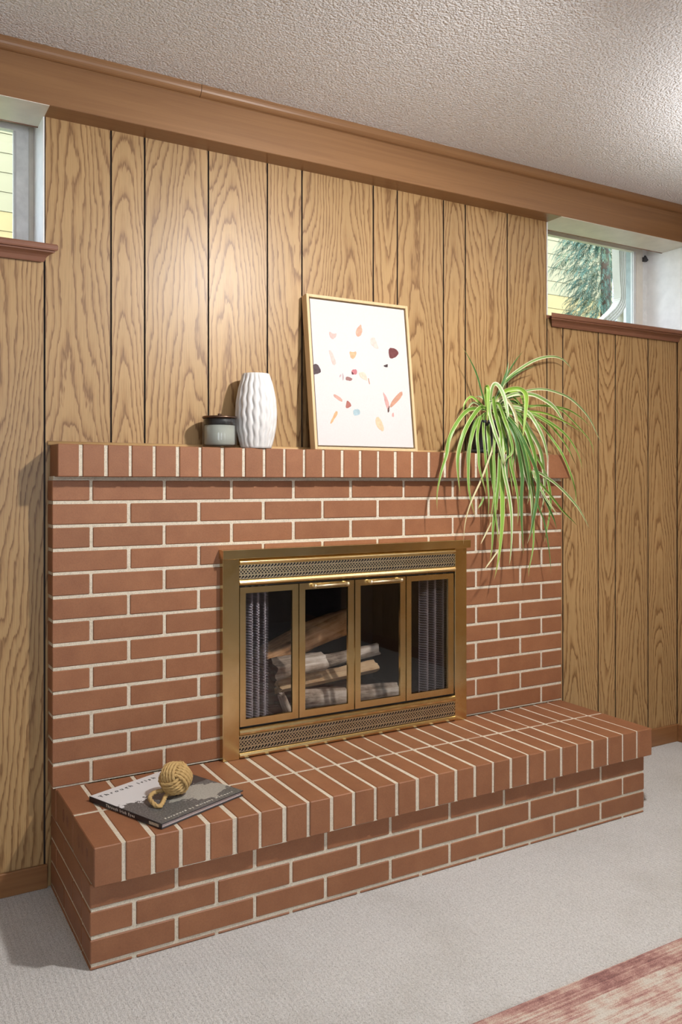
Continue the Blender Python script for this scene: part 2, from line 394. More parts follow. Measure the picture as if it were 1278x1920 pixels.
# right wall (only its first centimetres show), left wall and wall behind the camera
wr = box('wall_right', XR+PT, XR+.1, YF, by, 0, ZC, 'groove_dark'); tag(wr, 'oak panelled wall meeting the fireplace wall in the corner', 'wall', kind='structure')
yy = by-.006
for wdt in (.104, .207, .129, .286, .103, .208, .207, .207, .3, .3, .3, .3, .3, .3):
    me = boxmesh(wdt-.0044, PT, ZS+.14, .0012).copy(); me.materials.append(M['oak_panel'])
    for v_ in me.vertices: v_.co.z += (ZS+.14)/2 - 1.0
    pl = link('plank', me, None, wr, Vector((XR+PT/2-.0005, yy-wdt/2, 1.0))-wr.location); pl.rotation_euler = (0, 0, math.pi/2)
    yy -= wdt
tag(box('wall_left', XL-.1, XL, YF, by, 0, ZC, 'plaster'), 'plain plaster wall left of the room', 'wall', kind='structure')
mb = MB(); mb.box(XL, -1.2, YF-.1, YF, 0, ZC); mb.box(-1.2, .6, YF-.1, YF, 0, .95); mb.box(-1.2, .6, YF-.1, YF, 2.05, ZC); mb.box(.6, XR, YF-.1, YF, 0, ZC)
tag(mb.build('wall_front', 'plaster'), 'plain plaster wall with an added window opening behind the viewer', 'wall', kind='structure')
w3 = tag(empty('fill_window', (-.3, YF-.05, .95)), 'added wide window in the unseen plaster wall, for fill light', 'window', kind='structure')  # made-up window, added to go with the fill light
mb = MB()
for a in ((-1.2, -1.15, .95, 2.05), (.55, .6, .95, 2.05), (-1.15, .55, .95, 1.0), (-1.15, .55, 2.0, 2.05), (-.325, -.275, 1.0, 2.0)): mb.box(a[0], a[1], YF-.09, YF-.03, a[2], a[3])
mb.build('frame', 'vinyl_white', w3)
# beam along the top of the wall
BY = -.012
beam = tag(empty('trim_1', (0, 0, ZS)), 'brown wooden box beam under the ceiling along the fireplace wall', 'beam', kind='structure')
me = boxmesh(XR-XL, by-BY-.001, ZC-ZS, .0015).copy(); me.materials.append(M['beam_wood'])
link('fascia', me, None, beam, ((XL+XR)/2, (BY+by)/2, (ZC-ZS)/2))
pr = [(BY, ZC-.034)]+[(BY-.020*math.sin(a_)-.002, ZC-.032+.022*(1-math.cos(a_))) for a_ in [i*math.pi/2/6 for i in range(7)]]+[(BY-.022, ZC), (BY, ZC)]
for x0, x1 in ((XL, .432), (.4335, XR)):
    v, f = extrude_x([(y_, z_-ZS) for y_, z_ in pr], x0, x1); link('crown_molding', mesh('crown_molding', v, f), 'beam_wood', beam)
box('soffit_board', WX0, WX1-.001, BY+.0015, .150, ZS-.0012, ZS+.011, 'cream_tone', beam)  # cream-coloured underside board over the left window
box('soffit_board', RX0+.001, XR-.001, BY+.0015, .143, ZS-.0012, ZS+.011, 'cream_tone', beam)  # same cream colour over the right window
box('soffit_edge', WX0, WX1-.001, .150, .155, ZS-.003, ZS+.012, 'sill_wood', beam)
box('soffit_edge', RX0+.001, XR-.001, .143, .148, ZS-.003, ZS+.012, 'sill_wood', beam)
# baseboards
tag(box('baseboard_left', XL, -.001, PY-.011, PY+.0005, 0, .068, 'base_wood', bev=.002), 'brown wooden baseboard left of the hearth', 'baseboard', kind='structure')
bb = tag(box('baseboard_right', 1.97, XR-.012, PY-.011, PY+.0005, 0, .078, 'base_wood', bev=.002), 'brown wooden baseboard right of the hearth', 'baseboard', kind='structure')
tag(box('baseboard_side', XR-.011, XR+.0005, YF, PY, 0, .078, 'base_wood', bev=.002), 'brown wooden baseboard along the side wall', 'baseboard', kind='structure')
tag(box('trim_2', 1.967, 1.979, PY-.010, PY+.0005, .078, 1.186, 'base_wood', bev=.003), 'thin brown wood strip beside the right edge of the bricks', 'trim', kind='structure')

# windows -----------------------------------------------------------
GY = .232
def sill(parent, x0, x1, endl, endr):
    """moulded ledge: stool on top, cove below, returning to the wall at its free end"""
    prof = [(PY-.0005, 1.810), (PY-.010, 1.810), (PY-.013, 1.815), (PY-.016, 1.822), (PY-.022, 1.828), (PY-.030, 1.832), (PY-.036, 1.834), (PY-.036, 1.838), (PY-.042, 1.839), (PY-.044, 1.843), (PY-.044, 1.852), (PY-.041, 1.857), (PY-.030, 1.858), (PY-.0005, 1.858)]
    w0 = wloc(parent); n = len(prof); v = []
    for side in (0, 1):
        for y_, z_ in prof:
            out = (PY-y_) if (endl if side == 0 else endr) else 0
            x_ = (x0-out+.044) if side == 0 else (x1+out-.044)
            if side == 0 and not endl: x_ = x0
            if side == 1 and not endr: x_ = x1
            v.append((x_-w0.x, y_-w0.y, z_-w0.z))
    f = [(i, (i+1) % n, n+(i+1) % n, n+i) for i in range(n)]+[tuple(reversed(range(n))), tuple(range(n, 2*n))]
    link('sill_molding', mesh('sill_molding', v, f), 'sill_wood', parent)
w1 = tag(empty('window_1', (-.43, GY, ZW0)), 'small high white window over the panelling left of the fireplace', 'window', kind='structure')
sill(w1, WX0-.03, .022, True, True)
box('stool', WX0, WX1, PY+.001, GY+.02, 1.842, 1.856, 'sill_wood', w1)
box('jamb', WX1-.004, WX1, PY+.0005, GY+.025, 1.857, ZW1, 'white_paint', w1); box('jamb', WX0, WX0+.012, PY-.003, GY+.025, 1.857, ZW1, 'white_paint', w1)
box('head', WX0+.012, WX1-.012, .156, GY+.025, ZW1-.015, ZW1, 'white_paint', w1)
def px(u, Y): return onY(u, 500, Y).x
gx = px(25, GY); sx1 = px(55, GY-.012)
mb = MB(); mb.box(sx1-.0, sx1+.016, GY-.006, GY+.02, 1.857, 2.275); mb.box(WX0+.012, WX0+.03, GY-.006, GY+.02, 1.857, 2.275); mb.box(WX0+.03, sx1, GY-.006, GY+.02, 2.255, 2.275); mb.build('frame', 'cream_tone', w1)
sh = MB(); sh.box(gx+.006, sx1-.002, GY-.012, GY+.012, 1.857, 2.255); sh.box(WX0+.03, WX0+.07, GY-.012, GY+.012, 1.857, 2.255)
sh.box(WX0+.07, gx+.006, GY-.012, GY+.012, 2.238, 2.255); sh.box(WX0+.07, gx+.006, GY-.012, GY+.012, 1.857, 1.885); sash = sh.build('sash', 'alu_grey', w1)
box('glazing_bead', gx-.001, gx+.006, GY-.007, GY+.010, 1.885, 2.238, 'vinyl_white', sash)
box('pane', WX0+.07, gx, GY-.002, GY+.002, 1.885, 2.238, 'window_glass', sash)
w2 = tag(empty('window_2', (2.35, GY, ZW0)), 'small high white window over the panelling right of the fireplace', 'window', kind='structure')
sill(w2, 1.932, XR-.001, True, False)
box('stool', RX0, RX1, PY+.001, GY+.02, 1.842, 1.856, 'sill_wood', w2)
box('jamb', XR-.010, XR-.0005, BY+.002, GY+.025, 1.8585, ZS-.0015, 'white_paint', w2); box('jamb', XR-.010, XR-.0005, .149, GY+.025, ZS-.0015, ZW1, 'white_paint', w2)
box('jamb', RX0, RX0+.004, PY+.0005, GY+.025, 1.857, ZS-.0015, 'white_paint', w2); box('head', RX0+.010, XR-.010, .149, GY+.025, ZW1-.015, ZW1, 'white_paint', w2)
g1 = px(1185, GY); s0 = px(1193, GY-.012); s1 = px(1204.5, GY-.012)
mb = MB(); mb.box(s1+.004, XR-.010, GY-.004, GY+.02, 1.857, 2.275); mb.box(RX0+.010, RX0+.03, GY-.004, GY+.02, 1.857, 2.275); mb.box(RX0+.03, s1+.004, GY-.004, GY+.02, 2.262, 2.275); mb.build('frame', 'alu_grey', w2)
sh = MB(); sh.box(s0, s1, GY-.012, GY+.012, 1.857, 2.262); sh.box(RX0+.03, RX0+.06, GY-.012, GY+.012, 1.857, 2.262)
sh.box(RX0+.06, s0, GY-.012, GY+.012, 2.246, 2.262); sh.box(RX0+.06, s0, GY-.012, GY+.012, 1.857, 1.885); sash = sh.build('sash', 'cream_tone', w2)
box('glazing_bead', g1, s0, GY-.008, GY+.010, 1.885, 2.246, 'vinyl_white', sash)
box('pane', RX0+.06, g1, GY-.002, GY+.002, 1.885, 2.246, 'window_glass', sash)
la = MB(); la.box(s1-.004, s1+.016, GY-.024, GY-.012, 2.205, 2.225); la.bar((s1+.004, GY-.02, 2.232), (s1+.024, GY-.02, 2.212), .006, .006); la.build('latch', 'dark_metal', sash)
xt0 = px(1178, .285); box('exterior_casing', xt0, xt0+.05, .262, .30, 1.80, 2.38, 'ext_trim', w2)

# ================================================================== OUTSIDE
gnd = tag(box('ground', -8, 12, .27, 9, 1.25, 1.30, 'ground'), 'grassy ground outside the small windows', 'ground', kind='structure')
hs = tag(empty('neighbour_house', (2, 5.2, 1.3)), 'yellow clapboard house wall standing beyond the cedar', 'house')
box('wall', -3.0, 8.0, 5.23, 5.4, 1.3, 6.4, 'siding_cream', hs)
for i in range(30):
    z0 = 1.32+i*.168
    me = bpy.data.meshes.new('siding_board'); 
    v, f = extrude_x([(.03, 0), (-.012, 0), (-.006, .165), (.03, .165)], -5.0, 6.0)
    me.from_pydata(v, [], f); me.materials.append(M['siding_yellow' if i < 13 else 'siding_cream']); link('siding_board', me, None, hs, (0, 0, z0-1.3))
# cedar tree
td = empty('cedar_tree', onY(1132, 700, 2.2)); td.location.z = 1.3
tag(td, 'drooping cedar seen through the small window, glass haze painted in as blue-green', 'tree')
TX = td.location.x
mb = MB().tube([(TX, 2.2, 1.3), (TX+.02, 2.2, 2.6), (TX, 2.22, 4.2)], lambda i: (.05, .04, .015)[i], 10); mb.build('trunk', 'tree_bark', td, True)
v = []; f = []
rs = random.Random(3)
def spray(p, d, L):
    """a drooping flat spray: rachis with paired needles-scales as slim triangles"""
    n_ = 9; side = d.cross(Vector((0, 0, 1))); side.normalize()
    q = p.copy(); dd = d.copy()
    for i in range(n_):
        dd = (dd+Vector((0, 0, -.16))).normalized(); q2 = q+dd*L/n_
        for sg in (-1, 1):
            tip = q2+side*sg*L*.20*(1-i/n_*.6)+dd*L*.16+Vector((rs.uniform(-.01, .01), rs.uniform(-.01, .01), -L*.07))
            b = len(v); v.extend([tuple(q), tuple(q+dd*L*.06), tuple(tip)]); f.append((b, b+1, b+2))
        b = len(v); v.extend([tuple(q-side*L*.012), tuple(q+side*L*.012), tuple(q2)]); f.append((b, b+1, b+2))
        q = q2
for k in range(4200):
    z_ = rs.uniform(1.5, 4.2); an = rs.uniform(0, 2*math.pi); Rm = .42*(1-(z_-1.4)/5.2)+.08*math.sin(z_*9); r_ = Rm*(rs.random()**.45)
    p = Vector((TX+math.cos(an)*r_, 2.2+math.sin(an)*r_, z_)); d = Vector((math.cos(an), math.sin(an), rs.uniform(-.2, .3))).normalized()
    spray(p, d, rs.uniform(.07, .17))
tag(link('foliage', mesh('foliage', [(a-TX, b-2.2, c-1.3) for a, b, c in v], f), 'cedar', td), kind='stuff')
# downspout
DY = .42
pts = []
xa = onY(1160, 470, DY)
ctrl = [(1160, 380), (1160, 470), (1161, 520), (1163, 548), (1162, 566), (1154, 582), (1140, 597), (1118, 617)]
P3 = [onY(u, v_, DY) for u, v_ in ctrl]
def smooth_path(P, n):
    out = []
    for i in range(len(P)-1):
        p0, p1, p2, p3 = P[max(i-1, 0)], P[i], P[i+1], P[min(i+2, len(P)-1)]
        for k in range(n):
            t_ = k/n; out.append(.5*((2*p1)+(-p0+p2)*t_+(2*p0-5*p1+4*p2-p3)*t_*t_+(-p0+3*p1-3*p2+p3)*t_**3))
    out.append(P[-1]); return out
SP = smooth_path(P3, 6)
wx = .025; wy = .022; sect = []
for i in range(9):
    a_ = -wx+2*wx*i/8; sect.append((a_, -wy+(.004 if i % 2 else 0)))
sect += [(wx, wy), (-wx, wy)]
v = []; f = []; n = len(sect)
for i, p in enumerate(SP):
    t_ = (SP[min(i+1, len(SP)-1)]-SP[max(i-1, 0)]).normalized(); sx_ = Vector((0, 1, 0)).cross(t_).normalized()*-1
    if sx_.x < 0: sx_ = -sx_
    cr = 1.0-(.05 if (i > 22 and i % 2) else 0)
    for a_, b_ in sect: v.append(tuple(p+sx_*a_*cr+Vector((0, 1, 0))*b_*cr))
for i in range(len(SP)-1):
    for k in range(n): f.append((i*n+k, i*n+(k+1) % n, (i+1)*n+(k+1) % n, (i+1)*n+k))
f += [tuple(reversed(range(n))), tuple((len(SP)-1)*n+k for k in range(n))]
dp = tag(empty('downspout', (SP[0].x, DY, SP[0].z)), 'cream ribbed rain downspout with an elbow outside the small window', 'downspout')
link('pipe', mesh('pipe', [(a-SP[0].x, b-DY, c-SP[0].z) for a, b, c in v], f), 'downspout_paint', dp)
pz = onY(1163, 520, DY).z
box('strap', xa.x+.018, xa.x+.046, DY-.012, DY+.03, pz-.30, pz+.5, 'downspout_paint', dp)

# ================================================================== BRICK FIREPLACE
W = 1.9638; ZH = .304; JH = .0095
fp = tag(empty('brick_fireplace', (W/2, 0, 0)), 'red brick fireplace with raised hearth and brick mantel shelf', 'fireplace')
OX0, OX1, OZ1 = .535, 1.425, .935     # opening hidden by the brass surround
def brick(x0, x1, y0, y1, z0, z1, parent, jit=.0008, mat='brick'):
    o = box('brick', x0, x1, y0, y1, z0, z1, mat, parent, bev=.0022)
    o.location += Vector((R(-jit, jit)*.6, R(-jit, jit), R(-jit, jit)*.6)); return o
def mortar(name, boxes, mat='mortar'):
    m_ = MB()
    for b in boxes: m_.box(*b)
    return m_.build(name, mat, fp)
# --- breast
rc = .0030
br = mortar('chimney_breast', [(rc, OX0-.004, rc, PY-.002, ZH, 1.1835), (OX1+.004, W-rc, rc, PY-.002, ZH, 1.1835), (OX0-.004, OX1+.004, rc, PY-.002, OZ1, 1.1835)])
HP = W/18; CH = .0677
for k in range(13):
    z1 = 1.1840-k*CH-(JH if k == 0 else JH/2)+.0; z1 = 1.184-k*CH-JH*.5; z0 = 1.184-(k+1)*CH+JH*.5
    edges = [0]+list(range(1, 18, 2))+[18] if k % 2 == 0 else list(range(0, 19, 2))
    for a, b in zip(edges[:-1], edges[1:]):
        x0 = a*HP+(JH/2 if a else 0)+(R(-.0012, .0012) if a else 0); x1 = b*HP-(JH/2 if b < 18 else 0)
        if z0 < OZ1 < z1 and x1 > OX0 and x0 < OX1:
            if x0 >= OX0 and x1 <= OX1: brick(x0, x1, 0, PY-.003, OZ1+.002, z1, br); continue
        elif z0 < OZ1-.005:
            if x0 >= OX0-.02 and x1 <= OX1+.02: continue
            if x0 < OX0 < x1: x1 = OX0
            if x0 < OX1 < x1: x0 = OX1
        brick(x0, x1, 0, PY-.003, z0, z1, br)
# --- mantel shelf
MZ0, MZ1, MF = 1.1895, 1.282, -.043
ms = mortar('mantel_shelf', [(.008, W-.004, MF+.004, PY-.002, MZ0+.002, MZ1-.002), (.004, W-.004, .005, PY-.002, 1.1838, MZ0+.002)])
e = [.006]+[.0697+.07115*i for i in range(26)]+[1.9620]
for a, b in zip(e[:-1], e[1:]):
    j = .0048
    brick(a+(j if a > .01 else 0)+R(-.001, .001), b-(j if b < 1.95 else 0), MF, PY-.003, MZ0, MZ1, ms)
# --- hearth
HX0, HX1, HF = .011, 1.953, -.445
LX0, LX1, LF = .008, 1.946, -.419
he = mortar('hearth', [(HX0+.003, HX1-.003, HF+.004, -.001, .2085, ZH-.0018), (LX0+.003, LX1-.003, LF+.003, PY-.004, 0.0, .2085)])
NR = 27; pt = (HX1-HX0)/NR
for row, (y0, y1) in enumerate(((HF, -.2225), (-.2130, -.0035))):
    sh_ = 0.0
    for i in range(NR):
        a = HX0+i*pt; b = a+pt; j = .0052
        j1 = j+R(-.0012, .0015); dy = R(-.002, .002) if row == 0 else 0
        o = brick(a+(j1 if i else 0), b-(j if i < NR-1 else 0), y0+dy, y1, .2095, ZH, he, .0008)
        o.rotation_euler = (0, 0, R(-.006, .006))
hp = (LX1-LX0)/18; zl = [.209, .144, .077, .011, -.02]
for k in range(4):
    z1 = zl[k]-(.002 if k == 0 else JH/2); z0 = max(zl[k+1]+JH/2, 0.0)
    edges = [0]+list(range(1, 18, 2))+[18] if k % 2 == 1 else list(range(0, 19, 2))
    for a, b in zip(edges[:-1], edges[1:]):
        brick(LX0+a*hp+(JH/2 if a else 0), LX0+b*hp-(JH/2 if b < 18 else 0), LF, LF+.09, z0, z1, he)
    # left and right returns
    ys = [LF+.0955, LF+.30, PY-.004] if k % 2 == 0 else [LF+.0955, LF+.195, LF+.405, PY-.004]
    for a, b in zip(ys[:-1], ys[1:]):
        for xx0, xx1 in ((LX0, LX0+.09), (LX1-.09, LX1)):
            brick(xx0, xx1, a, b-.0045, z0, z1, he)
# side pieces behind the hearth's rowlock ends, up against the wall
brick(HX0-.002, HX0+.09, .0, PY-.004, .2095, ZH-.002, he)
# core marks pressed into the header faces on the hearth's end
for yc in (-.375, -.330, -.285, -.150, -.100):
    cm = MB(); 
    pv = [(HX0-.0006, yc+.011*math.cos(a_), .262+.019*math.sin(a_)) for a_ in [i*math.pi/6 for i in range(12)]]
    b0 = [(x_+.004, y_, z_) for x_, y_, z_ in pv]
    cm.v = pv+b0; cm.f = [tuple(range(12))]+[(i, (i+1) % 12, 12+(i+1) % 12, 12+i) for i in range(12)]
    cm.build('core_mark', 'mortar_brown', he)
# --- firebox
fbz = .352
mb = MB(); mb.box(OX0+.02, OX0+.03, PY+.0, .52, fbz, .95); mb.box(OX1-.03, OX1-.02, PY, .52, fbz, .95); mb.box(OX0+.02, OX1-.02, .52, .53, fbz-.02, .95); mb.box(OX0+.02, OX1-.02, .0, .53, .94, .95); mb.box(OX0+.0, OX1-.0, .0, .53, fbz-.02, fbz)
mb.box(OX0-.003, OX0+.006, .001, PY, ZH+.001, .935); mb.box(OX1-.006, OX1+.003, .001, PY, ZH+.001, .935)
mb.build('firebox', 'soot', fp)
# the wall must be open where the firebox goes through
wb_me = wb.data
def cut_wall():
    m_ = MB(); z = ZC
    m_.box(XL-.1, WX0, by, .26, 0, z); m_.box(WX0, WX1, by, .26, 0, ZW0); m_.box(WX0, WX1, .085, .26, ZW1, z)
    m_.box(WX1, OX0+.02, by, .26, 0, z); m_.box(OX1-.02, RX0, by, .26, 0, z); m_.box(OX0+.02, OX1-.02, by, .26, .95, z); m_.box(OX0+.02, OX1-.02, by, .26, 0, fbz-.02)
    m_.box(RX0, RX1, by, .26, 0, ZW0); m_.box(RX0, RX1, .085, .26, ZW1, z); m_.box(RX1, XR+.1, by, .26, 0, z)
    me = mesh('wall_back', m_.v, m_.f); me.materials.append(M['groove_dark']); wb.data = me
cut_wall()
for o in [c for c in wb.children]:      # shorten planks that would cross the firebox
    x_ = o.location.x
    if OX0 < x_ < OX1:
        for v_ in o.data.vertices:
            if v_.co.z+1.0 < .5: v_.co.z = .955-1.0
# strip of pale quarter-round at the back of the shelf
v, f = extrude_x([(PY, MZ1)]+[(PY-.012*math.cos(a_), MZ1+.012*math.sin(a_)) for a_ in [i*math.pi/2/5 for i in range(6)]], .0, W)
tag(link('trim_3', mesh('quarter_round', v, f, True), 'pale_strip'), 'pale quarter-round wood strip along the back of the mantel shelf', 'trim', kind='structure')

# ================================================================== BRASS FIREPLACE DOORS
IY = -.027
def ix(u): return onY(u, 1150, IY).x
jl0, jl1, jr0, jr1 = ix(417.6), ix(448.9), ix(853), ix(874.6)
hz0, hz1 = .934, .963
dz0, dz1 = .402, .846
fs = tag(empty('fireplace_doors', ((jl0+jr1)/2, IY, ZH)), 'brass glass-door fireplace surround with pierced grilles', 'fireplace doors')
box('jamb', jl0, jl1, IY, -.0005, ZH, hz0, 'brass', fs, .0012); box('jamb', jr0, jr1, IY, -.0005, ZH, hz0, 'brass', fs, .0012)
box('hood', jl0-.004, ix(878), IY-.014, -.0005, hz0, hz1, 'brass', fs, .0012)
def grille(za, zb, lip_top, lip_bot):
    x0, x1 = jl1, jr0; y0 = IY+.002
    g = box('grille', x0, x1, y0+.004, y0+.006, za-.004, zb+.004, 'soot', fs)
    m_ = MB(); H = zb-za; band = H*.25; p = .0112
    # centre band of open diamonds
    ca, cb = za+band, zb-band; n_ = int((x1-x0)/p)
    pp = (x1-x0)/n_
    hh = cb-ca; slope = hh
    for sgn in (1, -1):
        k = -hh
        while k < (x1-x0):
            xa_, xb_ = x0+k, x0+k+hh
            za_, zb_ = (ca, cb) if sgn > 0 else (cb, ca)
            # clip to the strip
            ta = max(0, (x0-xa_)/hh); tb = min(1, (x1-xa_)/hh)
            if tb > ta: m_.bar((xa_+hh*ta, y0, za_+(zb_-za_)*ta), (xa_+hh*tb, y0, za_+(zb_-za_)*tb), .0025, .0012)
            k += pp
    # borders of leaf shapes, above and below
    for lo, hi, up in ((cb, zb, 1), (za, ca, -1)):
        m_.box(x0, x1, y0-.0006, y0+.0006, lo-.0010, lo+.0010); m_.box(x0, x1, y0-.0006, y0+.0006, hi-.0012, hi+.0012)
        for i in range(n_):
            xc = x0+(i+.5)*pp; zc = (lo+hi)/2
            m_.bar((xc-pp*.5, y0, lo), (xc+pp*.1, y0, zc+up*0), .0024, .0012); m_.bar((xc+pp*.1, y0, zc), (xc+pp*.45, y0, hi), .0024, .0012)
            m_.bar((xc-pp*.1, y0, hi), (xc+pp*.3, y0, zc), .0018, .0012)
    m_.build('lattice', 'brass_pale', g)
    for (a_, b_) in (lip_top, lip_bot):
        pr_ = [(IY+.010, a_), (IY+.001, a_), (IY-.004, (a_*.75+b_*.25)), (IY-.005, (a_+b_)/2), (IY-.002, a_*.2+b_*.8), (IY+.004, b_), (IY+.010, b_)]
        v_, f_ = extrude_x(pr_, x0, x1); w0 = wloc(fs)
        link('rail', mesh('rail', [(a-w0.x, b-w0.y, c-w0.z) for a, b, c in v_], f_), 'brass', fs)
grille(.870, .914, (.914, .933), (.849, .868))
grille(.327, .374, (.376, .397), (ZH+.002, .324))
# four bi-fold doors
du = [(449.6, 559.4, 460.6, 547.9), (561.0, 663.6, 572.0, 652.3), (665.6, 760.2, 675.8, 750.2), (761.8, 850.0, 770.9, 840.0)]
for i, (a, b, ga, gb) in enumerate(du):
    x0, x1, gx0, gx1 = ix(a), ix(b), ix(ga), ix(gb)
    z0, z1 = dz0+.003, dz1-.003; gz0, gz1 = .427, .824
    if i in (1, 2): gz1 = .822
    d = empty('door', Vector(((x0+x1)/2, IY, z0))-wloc(fs)); d.parent = fs
    m_ = MB()
    yb = IY+.010
    for (fx0, fx1, fz0, fz1) in ((x0, gx0, z0, z1), (gx1, x1, z0, z1), (gx0, gx1, z0, gz0), (gx0, gx1, gz1, z1)): m_.box(fx0, fx1, IY, yb, fz0, fz1)
    m_.build('door_frame', 'brass', d)
    box('door_glass', gx0-.001, gx1+.001, IY+.004, IY+.007, gz0-.001, gz1+.001, 'door_glass', d)
    if i in (1, 2):
        u0, u1 = ((585, 650) if i == 1 else (690, 750)); zz = .834 if i == 1 else .834
        h0, h1 = ix(u0), ix(u1)
        m_ = MB().tube([(h0, IY-.016, zz), (h1, IY-.016, zz)], .0038, 10)
        for hx in (h0+.004, h1-.004): m_.tube([(hx, IY+.001, zz), (hx, IY-.012, zz), (hx, IY-.017, zz), (hx, IY-.0215, zz)], lambda k: (.005, .0065, .0068, .003)[k], 10)
        m_.build('handle', 'brass_pale', d, True)
# door track behind the doors' lower edge
box('track', jl1, jr0, IY+.012, -.001, .398, .404, 'dark_metal', fs); box('track', jl1, jr0, IY+.012, -.001, .844, .850, 'dark_metal', fs)
# chain-mesh curtains hanging inside the doors
def curtain(u0, u1, label):
    Y = .022; x0, x1 = onY(u0, 1200, Y).x, onY(u1, 1200, Y).x; ww = x1-x0
    z0, z1 = .412, .838
    t_ = tag(empty('spark_curtain', ((x0+x1)/2, Y, z0)), label, 'curtain', 'chain curtains behind the fireplace doors')
    v = []; f = []; NC = 46; NRW = 96; wd = .0012
    def pos(c, r):
        s_ = c/NC; return Vector((x0+ww*s_, Y+.012*math.sin(s_*2*math.pi*3.5)+.002*math.sin(s_*40), z0+(z1-z0)*r/NRW))
    for c in range(NC):
        for r in range(NRW):
            a_ = pos(c+(r % 2), r); b_ = pos(c+((r+1) % 2), r+1); dx = Vector((wd, 0, 0)); k = len(v)
            v += [tuple(a_-dx), tuple(a_+dx), tuple(b_+dx), tuple(b_-dx)]; f.append((k, k+1, k+2, k+3))
    w0 = wloc(t_); tag(link('chain_mesh', mesh('chain_mesh', [(a-w0.x, b-w0.y, c-w0.z) for a, b, c in v], f), 'chain', t_), kind='stuff')
    MB().tube([(x0-.006, Y, z1+.004), (x1+.006, Y, z1+.004)], .003, 8).build('rod', 'dark_metal', t_)
curtain(460, 503, 'chain-mesh spark curtain bunched behind the door beside the logs')
curtain(786, 838, 'chain-mesh spark curtain bunched behind the door away from the logs')

# ================================================================== LOGS
def log(name, label, p, q, r0, r1, mat, end, seed, squash=1.0, tri=False, bend=0.0):
    p, q = Vector(p), Vector(q); rs_ = random.Random(seed); L = (q-p).length
    t_ = empty(name, (p+q)/2); t_.rotation_mode = 'QUATERNION'; t_.rotation_quaternion = Vector((1, 0, 0)).rotation_difference(q-p)
    n, m = 20, 14; ph = [rs_.uniform(0, 6.28) for _ in range(6)]; v = []; f = []
    for i in range(m):
        s_ = i/(m-1); x_ = -L/2+L*s_; rr = r0+(r1-r0)*s_
        for k in range(n):
            th = 2*math.pi*k/n
            rad = rr*(1+.10*math.sin(2*th+ph[0]+s_*1.5)+.07*math.sin(3*th+ph[1]-s_*2)+.05*math.sin(5*th+ph[2]+s_*5)+rs_.uniform(-.035, .035))
            if tri: rad = rr*min(1.25, .62/max(.2, math.cos(((th+ph[3]) % (2*math.pi/3))-math.pi/3)))*(1+rs_.uniform(-.04, .04))
            v.append((x_+(rs_.uniform(-.006, .006) if i in (0, m-1) else 0), rad*math.cos(th), rad*math.sin(th)*squash+bend*math.sin(math.pi*s_)))
    for i in range(m-1):
        for k in range(n): f.append((i*n+k, i*n+(k+1) % n, (i+1)*n+(k+1) % n, (i+1)*n+k))
    link('bark' if not tri else 'split_face', mesh('bark', v, f, not tri), mat, t_)
    for i, x_ in ((0, -L/2), (m-1, L/2)):
        ring = [v[i*n+k] for k in range(n)]; vv = ring+[(x_+(.004 if i == 0 else -.004), 0, bend*0)]
        ff = [((k+1) % n, k, n) if i == 0 else (k, (k+1) % n, n) for k in range(n)]
        link('cut_end', mesh('cut_end', vv, ff), end, t_)
    tag(t_, label, 'log', 'firewood behind the fireplace doors'); return t_
def lp(u, v, Y): return onY(u, v, Y)
log('firewood_log', 'big curved brown log lying on top of the firewood pile', lp(492, 1240, .24), lp(652, 1166, .27), .048, .054, 'bark_brown', 'split_wood', 1, bend=.012)
log('firewood_log', 'short ash-grey log with a charred end under the brown log', lp(509, 1256, .12), lp(603, 1240, .13), .040, .038, 'bark_grey', 'soot', 2, .9)
log('firewood_log', 'pale grey log poking right from under the brown log', lp(603, 1242, .24), lp(707, 1217, .22), .030, .026, 'bark_grey', 'split_wood', 3, .9)
log('firewood_log', 'pale tan split log with a flat face in the middle of the pile', lp(520, 1290, .14), lp(704, 1250, .15), .026, .027, 'split_wood', 'split_wood', 4, tri=True)
log('firewood_log', 'brown-grey log at the bottom of the pile', lp(560, 1312, .13), lp(642, 1305, .18), .033, .033, 'bark_grey', 'bark_brown', 5, .95)
log('firewood_log', 'rough grey bark log lowest on the pile, poking right', lp(660, 1303, .17), lp(744, 1294, .20), .030, .024, 'bark_grey', 'bark_brown', 6, 1.1)
wpc = log('firewood_log', 'small white cracked wood piece leaning upright before the pile', lp(527, 1302, .10), lp(541, 1338, .095), .017, .019, 'bark_grey', 'bark_grey', 8, .8)
gt = tag(empty('fire_grate', (.95, .20, fbz)), 'black iron fire grate under the firewood', 'grate')
mb = MB()
for i in range(7):
    x_ = .68+i*.09; mb.box(x_-.007, x_+.007, .10, .34, fbz+.006, fbz+.014)
mb.box(.66, 1.24, .12, .132, fbz+.001, fbz+.006); mb.box(.66, 1.24, .30, .312, fbz+.001, fbz+.006)
mb.build('bars', 'dark_metal', gt)
mb = MB()
for x_ in (.67, 1.22):
    for y_ in (.12, .30): mb.box(x_, x_+.012, y_, y_+.012, fbz, fbz+.003)
mb.build('foot', 'dark_metal', gt)

